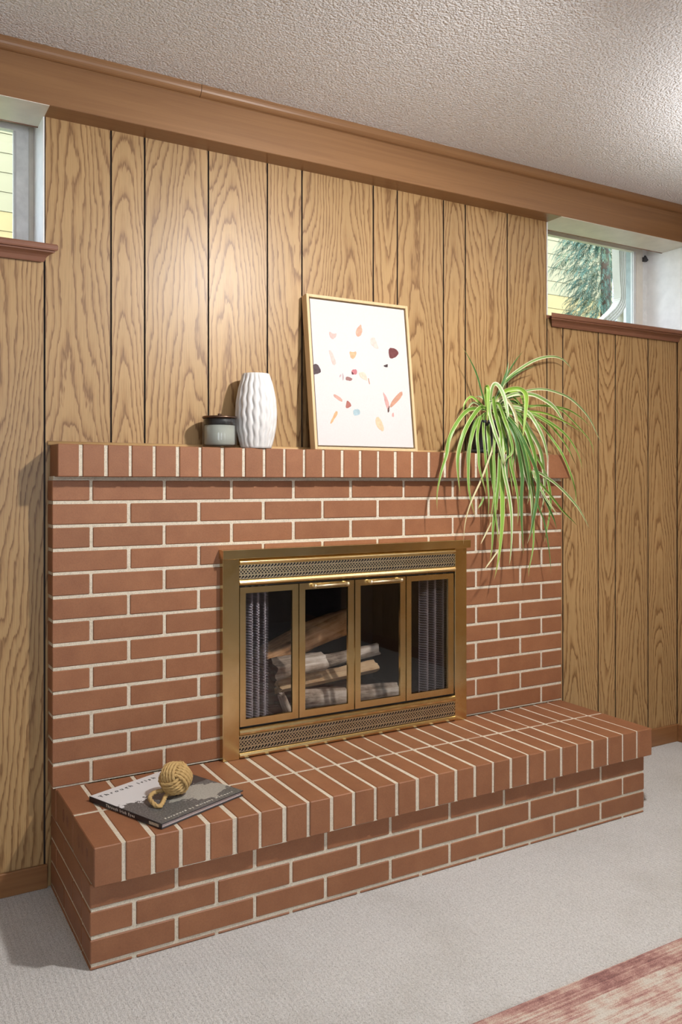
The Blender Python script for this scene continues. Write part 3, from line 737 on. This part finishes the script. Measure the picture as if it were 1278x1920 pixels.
# ================================================================== MANTEL OBJECTS
# fluted vase
vx = onY(480, 800, .0).x
prof = []
for i in range(40):
    s_ = i/39; z_ = .239*s_
    r_ = .0485*(1-s_)**2*1.0 + 2*s_*(1-s_)*.0885 + s_*s_*.0430
    prof.append((r_, z_))
NF = 19
def fl_(th, z_, i):
    s_ = z_/.239; env = min(1, s_*14)*min(1, (1-s_)*18+.15)
    ph = th*NF+1.5*math.sin(s_*34+2.2*math.sin(th*3))*.42
    saw = abs(math.sin(ph/2)); return 1-.105*env*(1-saw)**1.2*(.75+.25*math.sin(s_*30+th*7))
v, f = lathe(prof, 190, fl_, cap=False)
n = 190; k0 = len(v)
v.append((0, 0, 0)); f += [((k+1) % n, k, k0) for k in range(n)]
inner = [(.038, .239), (.036, .232), (.050, .15), (.03, .02)]
b = len(v)
for r_, z_ in inner:
    for k in range(n): v.append((r_*math.cos(2*math.pi*k/n), r_*math.sin(2*math.pi*k/n), z_))
top = 39*n
for k in range(n): f.append((top+k, top+(k+1) % n, b+(k+1) % n, b+k))
for i in range(3):
    for k in range(n): f.append((b+i*n+k, b+i*n+(k+1) % n, b+(i+1)*n+(k+1) % n, b+(i+1)*n+k))
f.append(tuple(b+3*n+k for k in range(n)))
va = link('vase', mesh('vase', v, f, True), 'ceramic', None, (vx, .0005, MZ1+.0002)); va.rotation_euler = (0, 0, .15)
tag(va, 'white ceramic vase with wavy vertical ridges on the mantel shelf', 'vase')
# candle jar
cx = onY(411.5, 800, -.001).x
cj = tag(empty('candle_jar', (cx, -.001, MZ1)), 'smoked ribbed glass candle jar with a wooden lid beside the white vase', 'candle')
RJ = .0525
v, f = lathe([(.047, .0), (.051, .004), (RJ, .010), (RJ, .088), (.0505, .091), (.049, .088), (.049, .012), (.045, .007)], 96, lambda th, z_, i: 1+(.012*math.cos(th*24) if i in (2, 3) else 0), cap=True)
link('jar', mesh('jar', v, f, True), 'jar_glass', cj)
v, f = lathe([(.044, .0075), (.0475, .012), (.0475, .069), (.030, .068), (.004, .067)], 64); link('wax', mesh('wax', v, f, True), 'wax', cj)
v, f = lathe([(.046, .0915), (.0535, .0915), (.0545, .0935), (.0535, .0975), (.030, .0985), (.003, .0987)], 64); ld = link('lid', mesh('lid', v, f, True), 'lid_metal', cj)
v, f = lathe([(.004, .0705), (.046, .0705), (.0478, .0725), (.0478, .0885), (.044, .0912)], 48); link('lid_seal', mesh('lid_seal', v, f, True), 'cover_black', ld)
v, f = lathe([(.004, .0985), (.0055, .1015), (.0065, .105), (.005, .107), (.001, .1072)], 20); link('knob', mesh('knob', v, f, True), 'lid_metal', ld)
# framed canvas, leaning
yb, yt = -.036, .029
FL = onY(590, 842, yb); FR = onY(783.5, 845, yb); FT = onY(574.5, 551, yt); FTR = onY(763.5, 573.5, yt)
x0, x1 = (FL.x+FT.x)/2, (FR.x+FTR.x)/2; hgt = math.hypot((FT.z+FTR.z)/2-MZ1, yt-yb); wdt = x1-x0
tilt = math.asin((yt-yb)/hgt); fd = .034
pf = tag(empty('framed_canvas', (x0, yb, MZ1+.0005)), 'pale abstract canvas in a thin light-wood frame leaning on the panelling', 'picture')
pf.rotation_euler = (-tilt, 0, 0)
def lbox(name, a, mat, par, bev=.0):
    me = boxmesh(a[1]-a[0], a[3]-a[2], a[5]-a[4], bev).copy(); me.materials.append(M[mat]); return link(name, me, None, par, ((a[0]+a[1])/2, (a[2]+a[3])/2, (a[4]+a[5])/2))
fw = .010
lbox('frame_rail', (0, fw, 0, fd, 0, hgt), 'frame_wood', pf, .0008); lbox('frame_rail', (wdt-fw, wdt, 0, fd, 0, hgt), 'frame_wood', pf, .0008)
lbox('frame_rail', (fw, wdt-fw, 0, fd, 0, fw), 'frame_wood', pf, .0008); lbox('frame_rail', (fw, wdt-fw, 0, fd, hgt-fw, hgt), 'frame_wood', pf, .0008)
lbox('backing', (fw, wdt-fw, fd-.006, fd-.002, fw, hgt-fw), 'groove_dark', pf)
gap = .0045
cv = lbox('canvas', (fw+gap, wdt-fw-gap, .004, fd-.006, fw+gap, hgt-fw-gap), 'canvas', pf, .001)
pn = Vector((0, -math.cos(tilt), math.sin(tilt))); ez = Vector((0, math.sin(tilt), math.cos(tilt)))
cp = Vector(pf.location)-pn*.004
marks = [((.72, .47, .43), [(300, 430), (345, 460), (378, 450), (370, 490), (340, 515), (310, 490)]),
 ((.76, .40, .29), [(600, 380), (620, 360), (635, 430), (620, 475), (590, 490), (568, 465), (575, 410)]),
 ((.78, .60, .54), [(715, 500), (755, 490), (775, 545), (800, 610), (760, 600), (715, 560)]),
 ((.17, .040, .040), [(895, 595), (965, 605), (1000, 650), (970, 690), (925, 708), (900, 690)]),
 ((.05, .028, .032), [(840, 775), (890, 757), (885, 795), (860, 790)]),
 ((.085, .055, .060), [(130, 770), (185, 755), (225, 830), (200, 855), (140, 868)]),
 ((.78, .55, .50), [(295, 620), (325, 625), (375, 745), (355, 775), (335, 760)]),
 ((.77, .45, .26), [(505, 630), (540, 642), (570, 630), (575, 660), (550, 708), (525, 705), (510, 670)]),
 ((.58, .20, .22), [(527, 815), (578, 810), (580, 865), (527, 865)]),
 ((.20, .045, .06), [(527, 830), (555, 865), (527, 865)]),
 ((.33, .16, .15), [(470, 880), (540, 905), (520, 930), (465, 920)]),
 ((.80, .62, .50), [(597, 840), (660, 840), (690, 930), (640, 910), (605, 880)]),
 ((.56, .26, .17), [(690, 900), (697, 900), (710, 960), (702, 962)]),
 ((.52, .39, .41), [(433, 840), (450, 880), (443, 925), (436, 920)]),
 ((.60, .45, .47), [(400, 895), (418, 855), (425, 880)]),
 ((.66, .37, .30), [(343, 1062), (370, 1065), (430, 1105), (435, 1140), (395, 1120), (350, 1085)]),
 ((.42, .145, .115), [(470, 1165), (480, 1118), (515, 1150), (525, 1180), (490, 1200), (470, 1200)]),
 ((.42, .55, .60), [(540, 1215), (600, 1205), (615, 1260), (575, 1275), (545, 1270)]),
 ((.78, .42, .21), [(365, 1228), (388, 1232), (385, 1265), (325, 1358), (310, 1345)]),
 ((.68, .38, .35), [(835, 1030), (870, 1075), (905, 1165), (890, 1230), (860, 1150)]),
 ((.60, .31, .21), [(1028, 1020), (1035, 1080), (920, 1200), (905, 1180), (940, 1110)]),
 ((.09, .038, .03), [(890, 1185), (908, 1175), (900, 1240), (885, 1245)]),
 ((.68, .37, .34), [(930, 1255), (945, 1240), (950, 1290), (928, 1285)]),
 ((.80, .56, .37), [(770, 1290), (800, 1285), (850, 1390), (840, 1440), (790, 1400), (765, 1350)])]
cvo = Vector(pf.location)
for i, (col, poly) in enumerate(marks):
    col = tuple(c_*.80 for c_ in col)
    t = NT('paint_%d' % i); n_ = t.noise(t.obj(), 90, 4, .6)
    mat = t.set(t.ramp(n_, [(.3, tuple(c_*.88 for c_ in col)), (.7, tuple(min(.80, c_*1.12+.01) for c_ in col))]), .8)
    # rounded blob outline: subdivide and smooth once
    pts = []
    q = [Vector((a, b_)) for a, b_ in poly]
    for k in range(len(q)):
        a, b_ = q[k], q[(k+1) % len(q)]; pts += [a*.78+b_*.22, a*.5+b_*.5+Vector((R(-3, 3), R(-3, 3))), a*.22+b_*.78]
    loc3 = []
    for p_ in pts:
        w_ = onPlane(560+p_.x/5.325, 540+p_.y/5.325, cp, pn)-cvo
        loc3.append((w_.x-cv.location.x, w_.dot(ez)-cv.location.z))
    nv = len(loc3); yv = -(fd-.010)/2
    v = [(a, yv-.0006, b_) for a, b_ in loc3]+[(a, yv+.0002, b_) for a, b_ in loc3]
    f = [tuple(range(nv)), tuple(reversed(range(nv, 2*nv)))]+[(k, nv+k, nv+(k+1) % nv, (k+1) % nv) for k in range(nv)]
    link('paint_mark', mesh('paint_mark', v, f), mat, cv)

# spider plant ------------------------------------------------------
pc = onY(908, 820, -.002); PXc, PYc = pc.x, -.002
sp = tag(empty('spider_plant', (PXc, PYc, MZ1)), 'variegated spider plant trailing from a black pot on the mantel shelf', 'plant')
v, f = lathe([(.043, .002), (.044, .004), (.060, .112), (.064, .113), (.064, .122), (.058, .122), (.056, .108), (.02, .106)], 48)
link('pot', mesh('pot', v, f, True), 'pot_plastic', sp)
v, f = lathe([(.046, .0005), (.052, .003), (.056, .014), (.054, .014), (.048, .006), (.02, .004)], 48); link('saucer', mesh('saucer', v, f, True), 'pot_plastic', sp)
v, f = lathe([(.055, .104), (.055, .110), (.03, .113), (.004, .114)], 32); link('soil', mesh('soil', v, f, True), 'soil', sp)
def cA(x, y): return (810+x/6.726, 640+y/6.726)
def cB(x, y): return (950+x/7.1, 640+y/7.1)
def cC(x, y): return (810+x/7.518, 840+y/7.518)
def cD(x, y): return (940+x/7.518, 840+y/7.518)
CF = {'A': cA, 'B': cB, 'C': cC, 'D': cD}
LV = """
dark 3 b A 690 860 620 640 580 470 510 290 370 50
dark 5 b A 780 800 850 620 900 500 945 370 958 240
dark 3 b A 790 800 870 590 960 390 1050 240 1150 120
pale 5 b A 800 800 870 640 B -60 570 60 450 200 345 370 245 550 197 700 210 800 285 875 390
dark 3 b A 800 800 880 640 B -40 560 120 430 230 370 410 320
pale 7 f A 730 860 740 640 790 500 840 500 890 640 930 800 960 980 975 1150
bright 6.5 f A 690 880 670 620 698 550 708 650 700 800 690 1030
green 7.5 f A 690 850 620 820 560 880 470 1010 390 1170 330 1400 C 355 200 365 400 392 650
green 7 f A 680 860 590 850 490 845 420 885 330 990 250 1130 190 1290 C 210 80 140 270 100 450 60 650 70 900
bright 4 b A 680 850 620 800 540 720 480 690 420 760 390 850 400 950
pale 3 b A 680 860 610 820 520 750 480 755 450 830 440 960
pale 3 b A 690 830 640 690 600 650 540 700 520 740
dark 4 f A 680 900 570 960 510 1080 470 1280 440 1440 C 470 100 500 350 570 620
green 5.5 f A 680 900 590 960 530 1080 490 1240 460 1400 C 515 100 505 350 510 550 545 760 610 980
green 5 f A 690 890 610 950 580 1090 560 1230 590 1400 C 600 60 650 250 710 450 760 680
green 5 f A 700 890 650 950 640 1100 650 1250 665 1400 C 730 60 760 300 785 550 800 750 785 1000
green 7 f A 710 890 700 1030 710 1200 725 1400 C 800 60 835 300 870 560 905 800 925 880
pale 6 f A 740 860 740 720 712 850 745 1000 800 1180 860 1350 C 960 30 985 160 1030 260
green 7 f A 750 860 770 660 780 800 810 950 850 1100 880 1250 900 1440 C 970 60 1010 200 1030 380
green 6 f A 760 860 810 750 860 850 900 960 950 1080 990 1230 1030 1400
green 5 f A 770 860 830 740 880 900 930 1040 980 1180 1030 1420 D 60 120 40 250
bright 7.5 f A 770 860 850 660 980 600 1080 590 1150 620 1190 680 1185 800 1170 950 1150 1130 1135 1240
bright 6 b A 770 850 850 680 1040 640 1110 650 1150 760 1160 850
dry 5.5 f A 770 850 850 690 940 720 1010 830 1060 960 1070 1100 1060 1260 D 215 0 190 180 190 420
green 4 b A 780 850 860 700 B 20 670 100 760 200 860 260 960
pale 6.5 r A 790 850 900 700 B 150 690 270 700 370 710 480 770 580 830 650 900 710 1000 770 1100 815 1160
pale 4 r A 790 850 900 700 B 130 690 270 655 400 632 550 640 700 690 800 730 900 800 1000 900 1090 1010 1150 1120 1220 1290 1275 1370
green 4 r A 790 850 900 790 B 140 890 290 870 420 850 560 860 700 880 820 910 920 970 1030 1050 1130 1165
bright 4 r A 790 870 900 830 B 160 920 300 930 440 940 560 970 700 1030 830 1100 930 1160 1030 1245
green 2.5 r A 790 850 900 780 B 200 850 420 855 680 880 800 980 900 1080 1000 1190 1100 1310 1145 1420 1155 1540
green 4.5 r A 790 870 900 850 B 150 900 290 930 420 990 540 1060 680 1150 790 1250 880 1370 970 1540 D 1100 150 1140 320
green 4 r A 790 870 900 850 B 150 910 330 950 460 1040 570 1100 650 1200 740 1310 820 1430 870 1540 D 1000 150 1050 250
green 4 r A 790 880 900 860 B 200 950 370 1050 450 1110 540 1220 620 1330 700 1440 760 1550 D 880 170 960 330 1010 480 1050 650 1040 760 1000 930
pale 6 f A 790 880 900 830 B 160 880 280 940 340 1020 400 1120 460 1230 500 1340 530 1470 540 1550 D 640 120 648 240
pale 8 f A 790 880 900 850 B 130 930 230 1050 290 1160 360 1270 420 1380 470 1520 D 560 100 590 280 610 450 610 650 580 830 530 970
green 7.5 f A 790 880 900 860 B 140 980 250 1150 300 1280 350 1420 380 1560 D 470 150 480 330 450 480
pale 6.5 f A 780 880 830 980 880 1300 D 20 250 50 430 80 550 110 720 135 900 140 1100 140 1300 120 1560 105 1660
bright 8 f A 760 880 820 940 890 1150 930 1330 C 965 100 985 300 985 600 990 850 985 1050 970 1250 950 1450 920 1650 870 1860
green 6 f A 740 880 820 980 880 1200 C 945 120 945 350 920 600 890 850 860 1050 850 1250 840 1450 810 1580
dry 3 f A 730 880 770 1100 780 1300 C 800 150 740 320 660 520 560 720 490 930 450 1130 440 1360
green 3 f C 850 100 870 500 880 880 905 1050 920 1200 940 1380
green 5 f A 800 880 900 960 1000 1280 D 110 150 160 350 200 520 230 700 240 900 220 1080 200 1140
dark 6 f A 800 880 930 960 1060 1230 D 250 150 300 400 275 620 280 850 280 1050 295 1300 310 1520
pale 6 f A 800 880 930 940 1080 1200 D 290 150 330 330 380 500 420 650 430 850 425 1000 430 1160
dark 6 f A 800 880 950 940 1130 1200 D 420 150 520 380 510 620 490 800 450 980 430 1120 400 1250 360 1350
green 3.5 f A 800 880 950 930 1120 1180 D 380 150 440 600 450 1000 450 1180 450 1350 420 1550 380 1720 380 1830
pale 4.5 f D 440 300 540 350 620 400 750 490 870 600 980 720 1080 840 1160 980 1250 1160
green 4 f D 430 320 540 500 680 650 780 780 880 910 1000 1020 1060 1090
green 4.5 f A 800 880 950 900 1150 1180 D 480 100 600 300 660 480 690 650 690 850 660 1050 620 1230 600 1340
pale 4 f D 430 320 500 500 560 600 650 760 720 850 790 950
dark 2.5 f D 420 330 470 650 520 840 580 970 620 1130 660 1380 690 1620 690 1790
dark 4 f D 430 330 560 600 650 800 700 920 740 1000 780 1160
green 5 f A 790 880 950 950 1100 1050 1140 1240 D 300 200 290 400 260 620
green 4 f A 790 880 930 1080 1000 1250 1050 1400 D 150 200 170 450
green 4 f A 790 880 900 1000 960 1200 1000 1400 D 100 150 130 420 160 700
dark 4 f A 790 880 890 1030 930 1260 960 1440 D 60 200 90 560 60 900
dark 5 f A 790 880 960 980 1080 1150 D 330 100 380 380 400 620 360 800
green 4 f A 720 890 760 1050 790 1250 C 860 100 890 400 860 760 800 1120
dark 4 b A 760 850 860 760 940 720 1040 700 1150 690
dark 4 b A 760 850 880 780 1000 740 1100 800 1160 860
dark 4 b A 760 860 900 820 1000 900 1060 1000 1100 1150
green 4 b A 760 860 850 820 930 900 1000 1050 1040 1200
green 3 f C 720 690 700 780 640 860 620 900
dry 2.5 f C 830 1050 780 1160 720 1280 680 1360
dry 2.5 f C 930 1440 860 1540 780 1650 730 1720
""".strip().split('\n')
PV = Vector((CAM[0], CAM[1], CAM[2]))
for li, line in enumerate(LV):
    tk = line.split(); kind, wpx, zone = tk[0], float(tk[1]), tk[2]; pts = []; cur = None; i = 3
    while i < len(tk):
        if tk[i] in CF: cur = CF[tk[i]]; i += 1; continue
        pts.append(cur(float(tk[i]), float(tk[i+1]))); i += 2
    rl = random.Random(li*7+1)
    q = [pts[0]]
    for p_ in pts[1:]:
        if math.hypot(p_[0]-q[-1][0], p_[1]-q[-1][1]) > 9: q.append(p_)
    pts = q
    ytip = {'b': rl.uniform(-.02, .03), 'f': rl.uniform(-.125, -.075), 'r': rl.uniform(-.07, .0)}[zone]
    n_ = len(pts); out = []
    started = pts[0][1] < 800
    kf = next((k for k, q in enumerate(pts) if k and q[1] > 805 and 800 < q[0] < 1080), None)
    for k, (u, vv) in enumerate(pts):
        s_ = k/(n_-1); s2 = min(1, k/kf) if (kf and zone == 'f') else min(1, s_*2.2); s2 = s2*s2*(3-2*s2)
        yv = (PYc-.012)+(ytip-PYc+.012)*s2 if started else ytip
        if zone == 'r' and vv > 835 and u < 1075: yv = min(yv, -.062)
        out.append(onY(u, vv, yv))
    pth = smooth_path(out, 5)
    for _ in range(10):
        pth = [pth[0]]+[(pth[k-1]+pth[k]*2+pth[k+1])/4 for k in range(1, len(pth)-1)]+[pth[-1]]
    m_ = len(pth); v = []; f = []; uvs = []
    tw0, tw1 = rl.uniform(-.5, .5), rl.uniform(-.7, .7)
    for k, p in enumerate(pth):
        s_ = k/(m_-1); tg = (pth[min(k+1, m_-1)]-pth[max(k-1, 0)]).normalized(); vw = (p-PV).normalized()
        sd_ = tg.cross(vw); sd_.normalize(); nn = sd_.cross(tg).normalized()
        a_ = tw0+(tw1-tw0)*s_; s3 = sd_*math.cos(a_)+nn*math.sin(a_); n3 = s3.cross(tg).normalized()
        depth = (p-PV).length; wm = wpx*1.05*depth/FPX*.5*min(1, .55+s_*3)*min(1, (1-s_)**.75*1.9+.04)
        for c_, lift in ((-1, .30), (-.5, .07), (0, -.10), (.5, .07), (1, .30)):
            v.append(tuple(p+s3*wm*c_-n3*wm*lift-Vector((PXc, PYc, MZ1)))); uvs.append((.5+.5*c_, s_))
    for k in range(m_-1):
        for c_ in range(4): f.append((k*5+c_, k*5+c_+1, (k+1)*5+c_+1, (k+1)*5+c_))
    link('leaf', mesh('leaf', v, f, True, uvs), 'leaf_'+kind, sp)

# ================================================================== BOOK AND ROPE BALL ON THE HEARTH
zb = ZH+.0145
b1, b2, b3 = onZ(177, 1489.5, zb), onZ(303, 1545, zb), onZ(456, 1482, zb)
ex = (b3-b2); bw = ex.length; ex.normalize(); ey = (b1-b2); bh = ey.length; ey -= ex*ey.dot(ex); ey.normalize()
bk = tag(empty('photo_book', (b2.x, b2.y, ZH+.0003)), 'large hardcover photo book with a black and white landscape lying on the hearth', 'book')
bk.rotation_euler = (0, 0, math.atan2(ex.y, ex.x))
TH = .0140
lbox('back_cover', (0, bw, 0, bh, 0, .0022), 'cover_black', bk, .0006)
lbox('pages', (.004, bw-.005, .005, bh-.005, .0022, TH-.0022), 'page_edge', bk)
lbox('spine', (-.0008, .0022, 0, bh, .0, TH), 'cover_black', bk, .0006)
lbox('front_cover', (0, bw, 0, bh, TH-.0022, TH), 'cover_black', bk, .0006)
me = mesh('cover_photo', [(0, 0, 0), (1, 0, 0), (1, 1, 0), (0, 1, 0), (0, 0, .0003), (1, 0, .0003), (1, 1, .0003), (0, 1, .0003)], BOXF)
cph = link('cover_photo', me, 'cover_print', bk, (.001, .001, TH+.00005)); cph.scale = (bw-.002, bh-.002, 1)
def text(body, size, mat, parent, loc, rot, spacing=1.3, name='lettering'):
    cu = bpy.data.curves.new('txt', 'FONT'); cu.body = body; cu.size = size; cu.space_character = spacing; cu.extrude = .00012; cu.offset = .0004*size/.02
    cu.align_x = 'CENTER'; cu.align_y = 'CENTER'; cu.resolution_u = 3
    tmp = bpy.data.objects.new('tmp', cu); COL.objects.link(tmp); dg = bpy.context.evaluated_depsgraph_get()
    me = bpy.data.meshes.new_from_object(tmp.evaluated_get(dg)); bpy.data.objects.remove(tmp)
    me.materials.clear(); o = link(name, me, mat, parent, loc); o.rotation_euler = rot; return o
text('Through Irish Eyes', .0195, 'ink_black', bk, (bw*.50, bh*.905, TH+.0006), (0, 0, 0), 1.7, 'cover_title')
text('Foreword by Malachy McCourt', .0105, 'ink_white', bk, (bw*.50, bh*.060, TH+.0006), (0, 0, 0), 1.75, 'cover_line')
text('Through Irish Eyes', .0105, 'ink_white', bk, (-.0012, bh*.55, TH*.5), (math.pi/2, 0, -math.pi/2), 1.45, 'spine_title')
lbox('spine_mark', (-.0012, -.0008, bh*.035, bh*.16, TH*.25, TH*.75), 'spine_logo', bk)

# rope ball
zt = ZH+TH+.0008
bc0 = onZ(329, 1491, zt); RB = .0465
ball = tag(empty('rope_knot', (bc0.x, bc0.y, zt)), 'tan rope ball knot with a loop tail resting on the photo book', 'rope ball')
def rope(m_, path, rad, closed, tw=150.0, ns=15):
    P = path; m = len(P); b = len(m_.v); prev = None; L = 0.0
    tot = sum((P[(i+1) % m]-P[i]).length for i in range(m if closed else m-1))
    if closed: tw = round(tot*tw/(2*math.pi/3))*(2*math.pi/3)/tot
    frames = []
    for i, p in enumerate(P):
        t_ = ((P[(i+1) % m]-P[i-1]) if closed else (P[min(i+1, m-1)]-P[max(i-1, 0)])).normalized()
        if prev is None: a = t_.orthogonal().normalized()
        else: a = (prev-t_*prev.dot(t_)).normalized()
        prev = a; frames.append((a, t_.cross(a)))
    L = 0
    for i, p in enumerate(P):
        a, c_ = frames[i]
        for k in range(ns):
            th = 2*math.pi*k/ns; ph = 1.5*(th-tw*L)
            rr = rad*(.68+.40*abs(math.cos(ph)))
            m_.v.append(tuple(p+(a*math.cos(th)+c_*math.sin(th))*rr))
        if i < m-1: L += (P[i+1]-P[i]).length
    for i in range(m if closed else m-1):
        j = (i+1) % m
        for k in range(ns): m_.f.append((b+i*ns+k, b+i*ns+(k+1) % ns, b+j*ns+(k+1) % ns, b+j*ns+k))
    if not closed: m_.f += [tuple(b+k for k in reversed(range(ns))), tuple(b+(m-1)*ns+k for k in range(ns))]
rr_ = .0047
# camera sees a corner where the three bundles meet: aim (1,1,1)-type corner at the lens, slightly up
vdir = (PV-Vector((bc0.x, bc0.y, zt+RB))).normalized()
q1 = Vector((1, 1, 1)).normalized().rotation_difference(vdir)
q2 = Matrix.Rotation(math.radians(25), 4, vdir).to_quaternion()
Q = q2 @ q1
mbk = MB(); cen = Vector((0, 0, RB+.0005))
off5 = [-2, -1, 0, 1, 2]
for ax in range(3):
    for o5 in off5:
        w_ = o5*rr_*1.86
        outer = math.sqrt(max(1e-6, RB**2-w_**2*1.05))-rr_*.95
        innr = RB*.70-rr_*.2-abs(o5)*.0009
        P = []
        for i in range(84):
            th = 2*math.pi*i/84; ex_ = .80
            ca, sa = math.cos(th), math.sin(th)
            a_ = math.copysign(abs(ca)**ex_, ca)*outer; b_ = math.copysign(abs(sa)**ex_, sa)*innr
            loc = [0, 0, 0]; loc[ax] = a_; loc[(ax+1) % 3] = b_; loc[(ax+2) % 3] = w_
            P.append(cen+(Q @ Vector(loc)))
        rope(mbk, P, rr_, True, 170)
minz = min(v_[2] for v_ in mbk.v)
mbk.v = [(a, b_, c_-minz) for a, b_, c_ in mbk.v]
mbk.build('knot', 'rope', ball, True, loc=(0, 0, 0))
core = bmesh.new(); bmesh.ops.create_icosphere(core, subdivisions=3, radius=RB*.66); cm = bpy.data.meshes.new('core'); core.to_mesh(cm); core.free(); link('core', cm, 'rope', ball, (0, 0, RB))
def bp(u, v_, z_): return onZ(u, v_, zt+z_)-Vector((bc0.x, bc0.y, zt))
LPX = [(318, 1481, .012), (309, 1482, .014), (296, 1484, .016), (285, 1489, .016), (281, 1497, .014), (287, 1506, .010), (294, 1511, .006), (301, 1511, .006), (306, 1503, .007), (310, 1494, .008), (317, 1486, .012)]
P = smooth_path([bp(*q) for q in LPX], 8)
mbk = MB(); rope(mbk, P, .0058, False, 140); mbk.build('tail_loop', 'rope', ball, True, loc=(0, 0, 0))

# ================================================================== RUG AND CEILING LAMP
rg = tag(box('area_rug', .25, 2.05, -2.65, -1.038, 0.0005, .011, 'rug', bev=.003), 'distressed rust and cream woven rug on the carpet before the hearth', 'rug')
lm = tag(empty('ceiling_spotlight', (LAMP.x, LAMP.y, ZC)), 'white ceiling spotlight aimed at the fireplace', 'spotlight')
v, f = lathe([(.045, -.020), (.055, -.018), (.056, -.001), (.02, -.0005)], 40); link('base', mesh('base', v, f, True), 'white_paint', lm)
MB().tube([(LAMP.x, LAMP.y, ZC-.018), (LAMP.x, LAMP.y, LAMP.z+.055)], .009, 12).build('stem', 'white_paint', lm, True)
hq = Vector((0, 0, -1)).rotation_difference(AIM-LAMP)
v, f = lathe([(.030, .095), (.050, .085), (.062, .02), (.072, -.015), (.074, -.015), (.066, .02), (.054, .088), (.030, .100)], 40, cap=False)
hd = link('shade', mesh('shade', v, f, True), 'white_paint', lm, LAMP-Vector((LAMP.x, LAMP.y, ZC))); hd.rotation_mode = 'QUATERNION'; hd.rotation_quaternion = hq
v, f = lathe([(.030, .094), (.028, .060), (.045, .035), (.050, .012), (.030, .002), (.004, .0)], 32); link('bulb', mesh('bulb', v, f, True), 'lamp_glow', hd)
ld_ = bpy.data.lights.new('spot', 'SPOT'); ld_.energy = LAMP_W; ld_.spot_size = math.radians(177); ld_.spot_blend = .9; ld_.shadow_soft_size = .05; ld_.color = (1, .972, .935)
lo = bpy.data.objects.new('spot', ld_); COL.objects.link(lo); lo.location = LAMP+(AIM-LAMP).normalized()*.068
lo.rotation_mode = 'QUATERNION'; lo.rotation_quaternion = hq

# unseen torchiere by the side wall, added to brighten the ceiling
tc = tag(empty('added_torchiere', (2.30, -1.25, 0.0)), 'added uplighter by the side wall, fill light for the ceiling', 'floor lamp')
v, f = lathe([(.13, 0), (.135, .006), (.12, .016), (.02, .022), (.012, .03)], 40); link('base', mesh('base', v, f, True), 'brass', tc)
v, f = lathe([(.011, .02), (.011, 1.62), (.016, 1.63)], 16); link('pole', mesh('pole', v, f, True), 'brass', tc)
v, f = lathe([(.016, 1.615), (.08, 1.64), (.15, 1.70), (.17, 1.735), (.166, 1.735), (.145, 1.705), (.078, 1.648), (.012, 1.63)], 48, cap=False); link('bowl', mesh('bowl', v, f, True), 'white_paint', tc)
ul = bpy.data.lights.new('ceiling_fill', 'SPOT'); ul.energy = UP_W; ul.spot_size = math.radians(136); ul.spot_blend = .8; ul.shadow_soft_size = .07; ul.color = (.97, .985, 1)
uo = bpy.data.objects.new('ceiling_fill', ul); COL.objects.link(uo); uo.location = (2.30, -1.25, 1.74); uo.rotation_euler = (math.pi, 0, 0)
